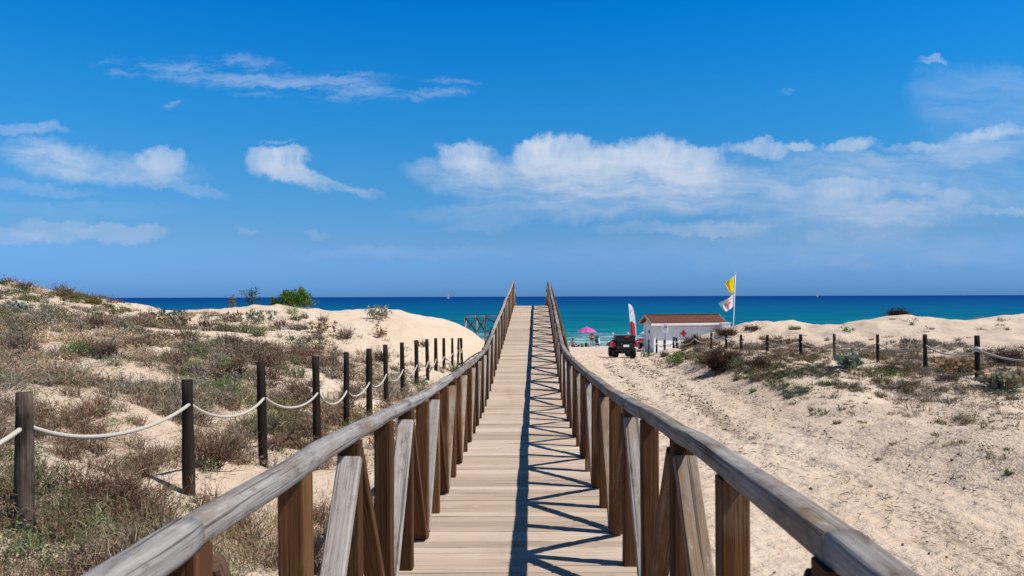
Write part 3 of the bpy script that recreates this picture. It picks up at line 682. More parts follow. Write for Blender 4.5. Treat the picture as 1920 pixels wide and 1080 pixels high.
# ------------------------------------------------------------------ plants
class Leafy:
    def __init__(s): s.V, s.C, s.n, s.F = [], [], 0, []
    def strips(s, base, d, L, wd, col, bend=.35, var=.25):
        """thin bent blades or twigs: two quads each"""
        n = len(base); r = RNG.normal(size=(n, 3)); side = np.cross(d, r); side /= np.linalg.norm(side, axis=1, keepdims=True)+1e-9
        b = RNG.normal(size=(n, 3))*bend; L = np.asarray(L).reshape(-1, 1)*np.ones((n, 1)); wd = np.asarray(wd).reshape(-1, 1)*np.ones((n, 1))
        mid = base+d*L*.5; tip = base+(d+b)/np.linalg.norm(d+b, axis=1, keepdims=True)*L
        V = np.stack([base-side*wd*.5, base+side*wd*.5, mid-side*wd*.42, mid+side*wd*.42, tip-side*wd*.14, tip+side*wd*.14], 1).reshape(-1, 3)
        i = s.n+np.arange(n)[:, None]*6
        s.F.append(np.concatenate([i+np.array([[0, 1, 3, 2]]), i+np.array([[2, 3, 5, 4]])]))
        c = np.clip(np.asarray(col)*(1+RNG.normal(size=(n, 1))*var)*(1+RNG.normal(size=(n, 3))*.05), .004, 1)
        s.V.append(V); s.C.append(np.repeat(c, 6, 0)); s.n += len(V)
        return mid, tip
    def leaves(s, p, size, col, var=.25, up=.35, asp=.55):
        n = len(p); a = RNG.normal(size=(n, 3)); a[:, 2] += up; a /= np.linalg.norm(a, axis=1, keepdims=True)
        r = RNG.normal(size=(n, 3)); b = np.cross(a, r); b /= np.linalg.norm(b, axis=1, keepdims=True)
        sz = np.asarray(size).reshape(-1, 1)*RNG.uniform(.6, 1.3, (n, 1))
        V = np.stack([p-a*sz*.5, p+b*sz*asp*.5+a*sz*.05, p+a*sz*.55, p-b*sz*asp*.5+a*sz*.05], 1).reshape(-1, 3)
        i = s.n+np.arange(n)[:, None]*4; s.F.append(i+np.array([[0, 1, 2, 3]]))
        c = np.clip(np.asarray(col)*(1+RNG.normal(size=(n, 1))*var)*(1+RNG.normal(size=(n, 3))*.05), .004, 1)
        s.V.append(V); s.C.append(np.repeat(c, 4, 0)); s.n += len(V)
    def mesh(s, name): return np_mesh(name, np.concatenate(s.V), np.concatenate(s.F), np.concatenate(s.C))
def dirs(n, spread, tilt=(0, 0)):
    az = RNG.uniform(0, 2*PI, n); po = np.abs(RNG.normal(0, spread, n)); po = np.minimum(po, 1.65)
    d = np.stack([np.sin(po)*np.cos(az)+tilt[0], np.sin(po)*np.sin(az)+tilt[1], np.cos(po)+.02], 1)
    return d/np.linalg.norm(d, axis=1, keepdims=True)
def disk(n, r):
    q = RNG.uniform(0, 2*PI, n); k = np.sqrt(RNG.random(n))*r; return np.stack([k*np.cos(q), k*np.sin(q), 0*k], 1)
WIND = (-.12, .05)
def twiggy(L, c, r, h, n, wd, col, tip=None, spread=.75):
    """a dome of dry, forking twigs"""
    c = np.asarray(c, float); b = c+disk(n, r*.45); d = dirs(n, spread, WIND); out = (b-c)[:, :2]/max(r, .01)
    d[:, :2] += out*.55; d /= np.linalg.norm(d, axis=1, keepdims=True)
    ln = RNG.uniform(.45, 1.0, n)*np.where(d[:, 2] > .5, h, r*.9+h*.2)
    mid, tp = L.strips(b+[0, 0, -.03], d, ln, wd, np.asarray(col)*.75, .3)
    for src, k in ((mid, .5), (tp, .38), (mid, .42)):
        d2 = d+RNG.normal(size=d.shape)*.65; d2[:, 2] = np.abs(d2[:, 2])*.8; d2 /= np.linalg.norm(d2, axis=1, keepdims=True)
        L.strips(src, d2, ln*k*RNG.uniform(.5, 1, n), wd*.75, tip if tip is not None else col, .4)
def herb(L, c, r, h, n, size, col, stem=(.16,.13,.08)):
    c = np.asarray(c, float); m = max(6, n//5); b = c+disk(m, r*.8); d = dirs(m, .55)
    mid, tp = L.strips(b, d, RNG.uniform(.4, 1, m)*h, size*.16, stem, .4)
    pts = np.concatenate([mid, tp, mid*.5+tp*.5]); k = RNG.integers(0, len(pts), n)
    L.leaves(pts[k]+RNG.normal(size=(n, 3))*size*.8, size, col)
def grass(L, c, r, h, n, wd, col, spread=.45):
    c = np.asarray(c, float); b = c+disk(n, r); L.strips(b+[0, 0, -.02], dirs(n, spread, WIND), RNG.uniform(.4, 1, n)*h, wd, col, .5)
def holly(L, c, r, h, n, col, dry=.35):
    """sea holly: broad stiff pale leaves, partly dried to tan"""
    c = np.asarray(c, float); m = max(8, n//7); b = c+disk(m, r*.9); d = dirs(m, .5)
    mid, tp = L.strips(b, d, RNG.uniform(.5, 1, m)*h, .014, (.34, .27, .17), .25)
    pts = np.concatenate([mid, tp, tp]); k = RNG.integers(0, len(pts), n); q = pts[k]+RNG.normal(size=(n, 3))*.05
    isd = RNG.random(n) < dry
    L.leaves(q[~isd], .13, col, .18, .3, .8); L.leaves(q[isd], .12, (.36, .24, .135), .25, .2, .7)
BROWN, RUST, GREY, TAN, STRAW = (.255,.178,.120), (.165,.095,.06), (.335,.28,.22), (.41,.30,.19), (.42,.31,.175)
GREEN, SAGE, OLIVE, LIME = (.095,.155,.045), (.165,.195,.115), (.155,.15,.06), (.20,.27,.06)
# --- uncountable cover: one object per sort
def scatter(n, x0, x1, y0, y1, dens, power=1.0):
    """points thicker close to the camera, kept where dens allows"""
    u = RNG.random(n); p = 1-power
    y = (y0**p+u*(y1**p-y0**p))**(1/p) if abs(p) > 1e-6 else y0*(y1/y0)**u
    x = RNG.uniform(0, 1, n); a = np.maximum(x0, -.80*y-2.0); b = np.minimum(x1, .78*y+2.0); x = a+(b-a)*x
    k = RNG.random(n) < dens(x, y); x, y = x[k], y[k]
    k = ~((x > -1.06) & (x < 1.06)); x, y = x[k], y[k]
    return np.stack([x, y, height(x, y)], 1)
scr = Leafy(); cov = Leafy()
cl = scatter(4200, -27, -1.1, 2.2, 41, lambda x, y: np.clip(scrub_density(x, y)*1.3-.22, 0, 1)*np.interp(y, [2, 9, 16], [.32, .55, 1]), .55)
for c in cl:
    y = c[1]; t = vn(np.array([c[0]*.40+11]), np.array([c[1]*.30+4]))[0]*1.25+RNG.normal()*.09; vk = 1+1.0*vn(np.array([c[0]*.9+31]), np.array([c[1]*.7+9]))[0]
    col = np.array(BROWN if t > .06 else GREY if t > -.16 else SAGE if t > -.22 else TAN)*RNG.uniform(.85, 1.15)*vk
    if t > .34: col = np.array(RUST)*1.15
    r = RNG.uniform(.18, .42); h = RNG.uniform(.14, .36)
    twiggy(scr, c, r, h, int(np.interp(y, [3, 8, 20, 40], [100, 60, 28, 18])), np.interp(y, [2, 8, 20, 40], [.0042, .0075, .018, .034]), col, col*1.3+.02)
# denser dark domes, clustered
def dome(x, y): return np.clip((fbm(x*.33+15, y*.26+33, 3)+.16)*2.4, 0, 1)*np.clip(scrub_density(x, y)*1.5, 0, 1)
for c in scatter(900, -27, -1.5, 3, 40, lambda x, y: dome(x, y)*np.interp(y, [3, 8, 14], [.25, .6, 1]), .55):
    y = c[1]; g = RNG.random(); col = np.array((.185,.125,.088) if g < .40 else (.115,.066,.045) if g < .56 else (.255,.205,.155) if g < .8 else (.15,.155,.075))*RNG.uniform(.8, 1.15)
    r = RNG.uniform(.28, .60); twiggy(scr, c, r, r*RNG.uniform(.65, .95), int(np.interp(y, [3, 8, 20, 40], [230, 160, 85, 55])), np.interp(y, [2, 8, 20, 40], [.0042, .0075, .017, .032]), col, col*1.55+.012, .8)
cl = scatter(2600, 1.0, 27, 5, 42, lambda x, y: np.clip(scrub_density(x, y)*1.1-.22, 0, 1), .35)
for c in cl:
    y = c[1]; col = np.array(BROWN if RNG.random() < .62 else GREY if RNG.random() < .5 else OLIVE)*RNG.uniform(.75, 1.15)
    twiggy(scr, c, RNG.uniform(.18, .45), RNG.uniform(.08, .26), 30, np.interp(y, [5, 12, 20, 40], [.005, .008, .012, .024]), col, col*1.25+.015, .95)
PATCH = [(1340,662,60,22,BROWN),(1330,690,50,22,BROWN),(1420,682,90,26,BROWN),(1400,705,70,20,OLIVE),(1500,657,60,16,BROWN),(1470,702,80,22,OLIVE),(1540,692,60,16,BROWN),(1600,652,90,18,GREY),(1700,667,90,18,BROWN),(1650,700,100,18,OLIVE),
 (1780,690,100,18,TAN),(1860,668,90,20,BROWN),(1800,728,110,12,GREY),(1900,715,60,16,BROWN),(1560,722,60,12,SAGE),(1700,722,80,12,BROWN),(1400,652,60,12,BROWN),(1455,640,70,9,BROWN),(1310,645,50,16,BROWN),(1290,668,40,20,OLIVE),(1450,735,50,14,SAGE),
 (1750,650,120,14,GREY),(1640,668,70,12,BROWN),(1880,740,70,12,GREY),(1500,680,60,14,BROWN),(1600,700,70,12,BROWN),(1740,742,90,10,GREY),(1375,672,40,24,BROWN),(1290,690,36,10,GREEN),(1480,672,120,16,BROWN),(1440,715,60,18,BROWN),(1500,735,50,16,SAGE),(1420,755,40,16,SAGE),(1540,770,60,12,OLIVE),(1465,760,40,14,SAGE),(1600,730,70,14,BROWN),(1830,690,60,12,TAN),(1720,700,70,14,BROWN),(1520,700,60,16,SAGE),(1640,715,60,12,BROWN),(1860,760,60,10,GREY),(1335,720,36,14,SAGE),(1600,760,120,12,TAN),(1690,780,150,14,TAN),(1800,790,120,14,BROWN),(1580,800,70,10,TAN),(1730,830,130,12,TAN),(1880,800,60,14,BROWN),(1850,860,90,10,STRAW),(1620,840,70,8,TAN),(1480,785,40,8,BROWN),(1560,745,70,10,GREY),(1890,780,60,10,GREY),(1690,755,90,10,BROWN),(1900,910,40,8,STRAW),(1780,880,60,6,TAN),(1380,720,40,16,OLIVE),
 (60,560,110,10,OLIVE),(150,562,90,10,OLIVE),(210,582,60,10,OLIVE),(262,596,70,10,BROWN),(90,602,110,16,BROWN),(215,610,90,14,BROWN),(130,585,80,10,GREY),(390,592,70,8,TAN),(300,640,90,14,BROWN),(430,600,50,6,GREY),(40,625,90,18,BROWN)]
for px, py, w_, h_, c0 in PATCH:
    for i in range(int(w_*h_/(48 if py < 742 or px < 1400 else 150))+3):
        c = at(px+random.gauss(0, w_*.36), py+random.gauss(0, h_*.4), 8)
        if c.x > 0 and c.x < path_edge(c.y)+.35 or c.y > 46: continue
        k = c.y/FPX; col = np.array(c0)*RNG.uniform(.6, 1.05)
        twiggy(scr, c, RNG.uniform(9, 20)*k, RNG.uniform(5, 12)*k, 34, max(.006, c.y*.0006), col, col*1.25+.015, .9)
        if random.random() < .3: herb(cov, c, .3, .14, 26, max(.03, c.y*.0021), np.array(SAGE if random.random() < .6 else GREEN)*RNG.uniform(.7, 1.1))

tag(link('dry_scrub', scr.mesh('dry_scrub'), None, M['twig']), 'low tangle of dry brown and grey twigs covering the dunes', 'scrub', kind='stuff')
def gd(x, y): return np.clip((fbm(x*.42+60, y*.33+20, 3)+.10)*1.8, 0, 1)*np.clip(scrub_density(x, y)*1.3, 0, 1)
for c in scatter(5200, -27, -1.1, 2.2, 40, gd, .6):
    y = c[1]; g = RNG.random(); col = np.array(SAGE if g < .45 else GREEN if g < .75 else OLIVE)*RNG.uniform(.8, 1.25)
    herb(cov, c, RNG.uniform(.12, .3), RNG.uniform(.06, .18), int(np.interp(y, [3, 8, 20, 40], [95, 60, 34, 24])), np.interp(y, [2, 8, 20, 40], [.020, .026, .045, .075]), col)
for c in scatter(900, 1.2, 24, 8, 41, lambda x, y: gd(x, y)*.9, .35):
    y = c[1]; col = np.array(SAGE if RNG.random() < .5 else OLIVE)*RNG.uniform(.75, 1.1)
    herb(cov, c, RNG.uniform(.12, .32), RNG.uniform(.05, .15), 30, np.interp(y, [5, 20, 40], [.03, .05, .08]), col)
# fresher green sprigs low on the left, in the foreground
for px, py, w_, h_ in [(60,880,70,30),(130,960,90,40),(40,1020,60,40),(180,1020,60,30),(240,880,60,20),(350,890,40,20),(190,790,60,16),(90,800,60,14),(150,1060,90,20),(400,880,30,20),(230,930,40,20),(60,740,50,10),(330,940,40,20)]:
    for i in range(int(w_*h_/105)):
        c = at(px+random.gauss(0, w_*.5), py+random.gauss(0, h_*.5), 1.5); herb(cov, c, .13, .12, 46, .022, np.array((.13,.21,.075) if random.random() < .6 else (.19,.23,.13))*RNG.uniform(.8, 1.25))
tag(link('ground_cover', cov.mesh('ground_cover'), None, M['leaf']), 'sparse green creeping leaves among the dry scrub', 'ground cover', kind='stuff')
gr = Leafy()
def gg(x, y): return np.clip((fbm(x*.5+90, y*.4+70, 3)+.0)*1.5, 0, 1)*np.clip(scrub_density(x, y)*1.2, 0, 1)
for c in scatter(1500, -27, -1.1, 2.2, 40, gg, .6):
    y = c[1]; col = np.array(STRAW if RNG.random() < .45 else (.24,.23,.10) if RNG.random() < .6 else (.17,.20,.075))*RNG.uniform(.8, 1.15)
    grass(gr, c, RNG.uniform(.08, .28), RNG.uniform(.15, .4), int(np.interp(y, [3, 8, 20, 40], [60, 40, 26, 18])), np.interp(y, [2, 8, 20, 40], [.0035, .005, .012, .022]), col)
for px, py in [(470,960),(505,1000),(450,1010),(530,1050),(420,1035),(680,985),(690,1010),(660,1045),(780,1010),(395,1060),(545,985)]:
    c = at(px, py, 1.5); grass(gr, c, .16, .42, 70, .0045, STRAW, .5)
for c in [( -.92, 4.6), (-.95, 5.5), (-.92, 3.6), (-.94, 5.0)]:
    grass(gr, (c[0]-.04, c[1], float(height(c[0], c[1]))), .05, .46, 16, .004, STRAW, .4)
for px, py, w in [(420,720,60),(450,745,70),(480,770,60),(400,745,50),(560,800,30),(520,790,40),(350,700,40),(680,800,40)]:
    for i in range(int(w/6)):
        c = at(px+random.gauss(0, w*.4), py+random.gauss(0, 12)); grass(gr, c, .2, .28, 50, .009, (.19,.21,.085), .5)
tag(link('dune_grass', gr.mesh('dune_grass'), None, M['leaf']), 'wispy straw and green grass growing through the scrub', 'grass', kind='stuff')
lt = Leafy()          # dead stalks and crumbs lying on the sand along the ruts and the foot of the bank
n_ = 3300; ly = RNG.random(n_)**1.5*34+4.5; lx = path_edge(ly)+np.where(RNG.random(n_) < .6, RNG.choice([-.1,-1.0,-1.45,-2.3], n_)+RNG.normal(size=n_)*.13, RNG.normal(size=n_)*1.6+.8)
k_ = lx > 1.1; lx, ly = lx[k_], ly[k_]; b_ = np.stack([lx, ly, height(lx, ly)+.012], 1); q_ = RNG.uniform(0, 2*PI, len(lx))
lt.strips(b_, np.stack([np.cos(q_), np.sin(q_), RNG.uniform(-.02, .18, len(lx))], 1), RNG.uniform(.02, .11, len(lx))*(1+ly*.02), np.maximum(.006, ly*.00065)*RNG.uniform(.6, 1.8, len(lx)), (.12,.085,.06), .5, .35)
n_ = 2600; ly = RNG.random(n_)**1.4*26+2.5; lx = -1.3-RNG.random(n_)*(ly*.6+1.5); b_ = np.stack([lx, ly, height(lx, ly)+.01], 1); q_ = RNG.uniform(0, 2*PI, n_)
lt.strips(b_, np.stack([np.cos(q_), np.sin(q_), RNG.uniform(-.02, .25, n_)], 1), RNG.uniform(.05, .30, n_), np.maximum(.005, ly*.0007), (.20,.145,.10), .5, .4)
n_ = 1300; ly = RNG.random(n_)**1.3*24+6; lx = path_edge(ly)+RNG.choice([-.1,-1.0,-1.0,-1.45,-2.35], n_)+RNG.normal(size=n_)*.16
cl_ = fbm(lx*1.1, ly*.8, 3) > -.05; lx, ly = lx[cl_], ly[cl_]; lt.leaves(np.stack([lx, ly, height(lx, ly)+.012], 1), RNG.uniform(.014, .042, len(lx))*(1+ly*.02), (.15,.108,.08), .4, .1, .9)
tag(link('plant_litter', lt.mesh('plant_litter'), None, M['twig']), 'dead stalks and crumbs lying on the sand', 'litter', kind='stuff')
# --- plants one can point at: things of their own
def plant(name, label, cat, px, py, wpx, hpx, kind, col, n=120, group=None, y0=2.0, tip=None, dry=.35, y=None):
    if y is not None: x = (px-CX)*y/FPX; p = Vector((x, y, float(height(x, y))))
    else: p = at(px, py, y0)
    k = p.y/FPX; r = wpx*k*.5; h = hpx*k; wd = max(.004, p.y*.00062); L = Leafy(); o = (0, 0, 0)
    mt = 'leaf'
    if kind == 'twig': twiggy(L, o, r, h*1.05, n, wd, col, tip); mt = 'twig'
    elif kind == 'herb': herb(L, o, r, h, n*4, max(.03, p.y*.0022), col)
    elif kind == 'holly': holly(L, o, r, h, n*2, col, dry)
    elif kind == 'grass': grass(L, o, r*.6, h*1.1, n*2, wd*1.2, col, .6)
    elif kind == 'bush':
        # bushy, several leaders each with its own plume of needles
        m = max(7, n//8); b = disk(m, r*.62); b[:, 2] = 0; d = dirs(m, .38); hh = h*RNG.uniform(.55, 1.05, m)*(1-.35*np.linalg.norm(b, axis=1)/max(r, .01))
        mid, tp = L.strips(b, d, hh, wd*2.4, (.09, .065, .04), .18)
        for i in range(m):
            q = RNG.random((n, 1)); ctr = b[i]*(1-q)+tp[i]*q; jit = RNG.normal(size=(n, 3))*np.array([.17, .17, .10])*r*(1.15-q*.85)
            dd = dirs(n, .8); L.strips(ctr+jit, dd, RNG.uniform(.06, .16, n)*(h+.3), wd*1.7, np.asarray(col)*RNG.uniform(.75, 1.25), .4, .3)
    elif kind == 'sapling':
        m = max(4, n//25); b = disk(m, r*.35); d = dirs(m, .3); hh = h*RNG.uniform(.7, 1.05, m)
        mid, tp = L.strips(b, d, hh, wd*2.2, (.10, .075, .05), .15)
        for i in range(m):
            q = RNG.uniform(.25, 1, (n//2, 1)); ctr = b[i]*(1-q)+tp[i]*q; L.leaves(ctr+RNG.normal(size=(n//2, 3))*np.array([.30, .30, .06])*r*(1.1-q*.6), max(.05, p.y*.0024), np.asarray(col)*RNG.uniform(.8, 1.2), .3, .9, .4)
    o = link(name, L.mesh(name), None, M[mt], p); return tag(o, label, cat, group)
plant('shrub', 'bushy bright green shrub on the left dune crest against the sea', 'shrub', 555, 579, 90, 38, 'bush', (.125,.20,.032), 125, y=38.9)
plant('shrub', 'low flat green growth on the crest between sapling and bushy green shrub', 'shrub', 512, 580, 34, 17, 'bush', (.10,.16,.04), 60, y=38.6)
plant('shrub', 'sparse dark green sapling on the dune crest beside the bushy green shrub', 'shrub', 474, 578, 36, 36, 'sapling', (.07,.10,.025), 150, y=38.0)
plant('shrub', 'small olive brown sapling, leftmost of three on the crest before the sea', 'shrub', 433, 581, 26, 24, 'sapling', (.17,.14,.035), 110, y=37.5)
plant('herb_clump', 'small lime green herb clump just below the bushy crest shrub', 'plant', 549, 590, 26, 20, 'herb', LIME, 40)
plant('sea_holly', 'pale grey green sea holly on sand left below the crest sapling', 'plant', 488, 608, 46, 26, 'holly', (.27,.30,.22), 130, dry=.15)
plant('sea_holly', 'wide sea holly patch half dried to tan, on the slope before the sea', 'plant', 322, 612, 86, 30, 'holly', (.25,.27,.20), 260, dry=.6)
plant('sea_holly', 'pale sea holly capping the bare sand dune left of the boardwalk', 'plant', 708, 601, 48, 26, 'holly', (.30,.33,.25), 150, dry=.3)
plant('dead_plant', 'tan dead leafy plant on the bare sand face under the capping sea holly', 'plant', 714, 634, 24, 22, 'holly', (.33,.24,.14), 60, dry=.9)
plant('dead_plant', 'tan dried leaves scattered on the sand right of the dry brown tufts', 'plant', 602, 624, 58, 22, 'holly', (.30,.27,.17), 90, dry=.8)
plant('sea_holly', 'dried sea holly at the far left of the bare sand slope', 'plant', 436, 603, 40, 20, 'holly', (.28,.25,.18), 70, dry=.6)
plant('dry_bush', 'dry brown tuft on pale sand beside the grey green sea holly', 'bush', 527, 613, 32, 20, 'twig', (.15,.085,.055), 90)
plant('dry_bush', 'small dark brown dry bush alone on the open sand slope', 'bush', 431, 644, 32, 18, 'twig', (.10,.055,.04), 110)
plant('dry_bush', 'brown dry tuft right of the lime green herb below the crest', 'bush', 570, 597, 24, 14, 'twig', (.19,.11,.07), 60)
plant('dry_bush', 'faded dry tuft on the sand between tan dried leaves and the capping sea holly', 'bush', 607, 603, 26, 16, 'twig', (.22,.145,.095), 60)
plant('green_bush', 'round bright green bush among the brown scrub on the left slope', 'bush', 140, 669, 56, 40, 'herb', (.065,.18,.028), 230)
plant('green_bush', 'long grey green bush on the left slope above the dark fence posts', 'bush', 572, 655, 78, 34, 'herb', (.125,.165,.085), 160)
plant('dry_bush', 'large reddish brown dry bush high on the left slope', 'bush', 176, 615, 66, 30, 'twig', RUST, 240)
plant('dry_bush', 'dark rust brown bush low on the left slope by green grass', 'bush', 441, 708, 56, 32, 'twig', (.085,.042,.03), 240)
plant('dry_bush', 'broad brown bush at the left edge, halfway up the slope', 'bush', 30, 668, 96, 46, 'twig', (.15,.10,.075), 320)
plant('dry_bush', 'big purplish brown bush right of the round bright green bush', 'bush', 195, 672, 92, 44, 'twig', (.16,.105,.085), 330)
plant('dry_bush', 'greyish brown bush right of the sand hollow in mid slope', 'bush', 350, 660, 74, 26, 'twig', (.19,.145,.12), 220)
plant('dry_bush', 'grey brown twiggy bush near the fence, behind the fourth dark post', 'bush', 470, 672, 80, 30, 'twig', (.165,.115,.09), 240)
plant('dry_bush', 'loose twiggy bush on the sand right of the long grey green bush', 'bush', 648, 634, 40, 28, 'twig', (.25,.175,.13), 110)
plant('dry_bush', 'low brown bush at the foot of the bare dune face', 'bush', 714, 678, 56, 26, 'twig', (.15,.10,.065), 150)
plant('dry_bush', 'pale brown tuft beside the fence below the long grey green bush', 'bush', 620, 680, 32, 18, 'twig', (.22,.145,.095), 90)
plant('dry_bush', 'rust brown foreground bush between the two nearest rope posts', 'bush', 255, 985, 90, 74, 'twig', (.17,.10,.068), 300)
plant('dry_bush', 'straw brown bush leaning by the second rope post', 'bush', 425, 860, 96, 64, 'twig', (.22,.15,.10), 300)
plant('dry_bush', 'brown bush behind the third rope post', 'bush', 560, 752, 70, 50, 'twig', (.16,.108,.08), 260)
plant('green_bush', 'dark green bush topping the left dune at the frame edge', 'bush', 8, 536, 34, 13, 'herb', (.06,.11,.025), 50)
plant('green_bush', 'mid green low bush just below the left dune top', 'bush', 46, 551, 40, 15, 'herb', (.08,.13,.035), 60)
plant('crest_scrub', 'brown and olive scrub capping the rounded left dune shoulder', 'scrub', 112, 554, 80, 12, 'twig', (.17,.13,.06), 170)
plant('crest_scrub', 'yellow olive scrub running down the dune shoulder to the sea', 'scrub', 175, 570, 60, 14, 'twig', (.20,.155,.05), 150)
plant('crest_scrub', 'green tinged scrub at the bottom of the dune shoulder before the sea', 'scrub', 222, 588, 56, 14, 'herb', (.14,.15,.05), 70)
plant('sea_holly', 'pale sage clump on the left slope at the frame edge', 'plant', 26, 582, 44, 16, 'holly', (.26,.30,.23), 90, dry=.15)
# right hand side
plant('dry_bush', 'dark brown mounded bush crowning the right dune against the sea', 'bush', 1685, 611, 58, 16, 'twig', (.075,.042,.03), 420, y=41.6)
plant('dry_grass', 'straw grass fringe beside the dark mounded bush on the right dune', 'grass', 1745, 613, 70, 9, 'grass', (.30,.24,.13), 110, y=41.8)
plant('green_bush', 'bright green bush at the sand edge below the leaning fence post', 'bush', 1264, 686, 36, 26, 'herb', (.12,.19,.035), 110)
plant('green_bush', 'grey green bush right of the bright green bush at the sand edge', 'bush', 1318, 684, 46, 26, 'herb', (.135,.165,.065), 120)
plant('dry_bush', 'large dark brown bush leaning over the sand below the right fence', 'bush', 1352, 692, 72, 46, 'twig', (.085,.05,.036), 420)
plant('green_bush', 'pale green plants at the right foot of the large dark brown bush', 'bush', 1388, 690, 40, 24, 'herb', (.19,.215,.12), 70)
plant('dry_bush', 'brown bush on top of the dune right of the hut roof', 'bush', 1363, 630, 70, 16, 'twig', (.13,.075,.05), 260)
plant('dry_bush', 'reddish bush on the dune crest right of the flagpole', 'bush', 1410, 620, 50, 10, 'twig', (.16,.085,.05), 170)
plant('dry_bush', 'grey brown bush on the dune flank before the hut wall', 'bush', 1298, 650, 50, 22, 'twig', (.155,.12,.085), 220)
plant('dry_bush', 'small grey bush at the foot of the hut by the white sign', 'bush', 1246, 668, 24, 12, 'twig', (.16,.12,.09), 80)
plant('green_bush', 'fresh green tuft at the lower left corner of the hut', 'bush', 1216, 671, 20, 15, 'herb', (.10,.20,.035), 60, y=40.9)
plant('dry_bush', 'long brown bush under the ropes right of the large dark bush', 'bush', 1425, 690, 70, 30, 'twig', (.125,.085,.058), 260)
plant('dry_grass', 'olive brown tuft on the right dune crest, left of two', 'grass', 1491, 618, 36, 9, 'grass', (.23,.20,.085), 100)
plant('green_bush', 'small green clump on the crest between two right dune humps', 'bush', 1588, 622, 22, 8, 'herb', (.17,.23,.075), 30)
plant('sea_holly', 'pale green sea holly beside the third fence post from the right edge', 'plant', 1592, 690, 34, 24, 'holly', (.26,.32,.22), 80, dry=.1)
plant('dry_bush', 'brown bush behind the fence at the foot of the right dune', 'bush', 1700, 642, 30, 12, 'twig', (.17,.105,.07), 80)
plant('dry_bush', 'dark low bush at the base of the fourth fence post from right', 'bush', 1668, 697, 66, 18, 'twig', (.10,.07,.05), 200)
plant('dry_bush', 'dark brown bush reaching in from the right frame edge', 'bush', 1895, 684, 84, 34, 'twig', (.11,.075,.06), 360)
plant('dead_plant', 'orange tan dried sea holly left of the rightmost fence post', 'plant', 1795, 697, 70, 24, 'holly', (.40,.27,.13), 130, dry=.85)
plant('dead_plant', 'tan and pale green sea holly patch right of the rightmost fence post', 'plant', 1885, 722, 80, 22, 'holly', (.27,.30,.21), 170, dry=.6)
plant('dry_bush', 'grey brown low bush left of the rightmost fence post', 'bush', 1775, 712, 80, 16, 'twig', (.16,.125,.10), 230)
# tufts on the open sand
TUFTS = [(1893,888,26,14,(.12,.15,.05),'dark green grass tuft alone on the sand at the right edge'),(1570,795,24,11,(.14,.13,.06),'small olive tuft on the sand, left of the pair below the fence'),
 (1615,793,30,8,(.20,.17,.08),'flat straw tuft on the sand, right of the pair below the fence'),(1765,793,34,12,(.15,.17,.05),'bright green tuft on the sand below the rightmost fence post'),
 (1765,815,66,9,(.13,.10,.06),'long flat brown tuft on the sand below the bright green tuft'),(1810,828,46,8,(.14,.12,.05),'flat olive tuft right of the long brown tuft'),
 (1893,843,34,9,(.15,.16,.05),'green flat tuft on the sand near the right edge'),(1805,852,34,5,(.16,.10,.06),'thin brown smear of dry stems on the sand'),(1650,745,44,16,(.14,.11,.06),'brown tuft on the sand left of the olive tuft under the fence'),
 (1705,738,44,20,(.14,.12,.06),'bigger olive brown tuft under the fence, middle of the sand flat'),(1550,722,34,12,(.13,.15,.05),'dark olive tuft on the sand edge below the third post'),(1475,725,28,12,(.10,.16,.05),'dark green tuft on the bank, left of the olive tufts'),
 (1480,745,34,14,(.20,.20,.13),'sage tuft on the bank below the dark green tuft'),(1413,735,22,12,(.12,.20,.06),'lime tuft low on the bank beside the track'),(1780,755,50,16,(.15,.13,.12),'grey purple tuft on the sand flat below the fence'),
 (1900,750,40,16,(.17,.13,.11),'grey brown tuft at the right edge below the fence'),(1680,832,40,8,(.22,.16,.10),'faint straw tuft in the middle of the right sand'),(1650,862,30,8,(.20,.14,.09),'dry twig tuft beside the wheel tracks')]
for px, py, w_, h_, c_, lb in TUFTS: plant('grass_tuft', lb, 'grass tuft', px, py, w_, h_, 'grass', c_, 45, 'grass tufts on the open sand')

# ------------------------------------------------------------------ lifeguard hut
def gz(x, y): return float(height(x, y))
HX0, HX1, HY0, HY1 = 8.15, 12.85, 49.0, 50.55
HB = gz(8.0, 48.6)-.12; HE = EYE-1.74            # base and eaves
hut = thing('lifeguard_hut', (HX0, HY0, HB), 'small white weatherboard first aid hut with red brown gable roof behind the dune', 'hut', None, math.radians(14))
W_, D_, H_ = HX1-HX0, HY1-HY0, HE-HB
m = MB(); bh = .155; nb = int(H_/bh)+1
for i in range(nb):                                  # lapped boards on all four sides
    z0, z1 = i*bh, min((i+1)*bh, H_)
    if z1-z0 < .02: continue
    for (ax, ay), (bx, by), nrm in (((0,0),(W_,0),(0,-1)), ((W_,0),(W_,D_),(1,0)), ((W_,D_),(0,D_),(0,1)), ((0,D_),(0,0),(-1,0))):
        o = .022
        m.add([(ax+nrm[0]*o, ay+nrm[1]*o, z0), (bx+nrm[0]*o, by+nrm[1]*o, z0), (bx+nrm[0]*.004, by+nrm[1]*.004, z1), (ax+nrm[0]*.004, ay+nrm[1]*.004, z1),
               (ax-nrm[0]*.01, ay-nrm[1]*.01, z0), (bx-nrm[0]*.01, by-nrm[1]*.01, z0)], [(0,1,2,3), (4,5,1,0)])
RZ = .50
m.add([(0,0,H_),(0,D_,H_),(0,D_/2,H_+RZ-.08)], [(0,1,2)]); m.add([(W_,0,H_),(W_,D_,H_),(W_,D_/2,H_+RZ-.08)], [(0,2,1)])
m.build('wall', M['white'], hut)
m = MB()
for x, y in ((0,0),(W_,0),(0,D_),(W_,D_)): m.beam((x+(-.012 if x == 0 else .012), y+(-.012 if y == 0 else .012), 0), (x+(-.012 if x == 0 else .012), y+(-.012 if y == 0 else .012), H_-.03), .13, .13, (0,1,0), .004)
m.build('corner_board', M['white'], hut)
m = MB(); ov, oe = .36, .34
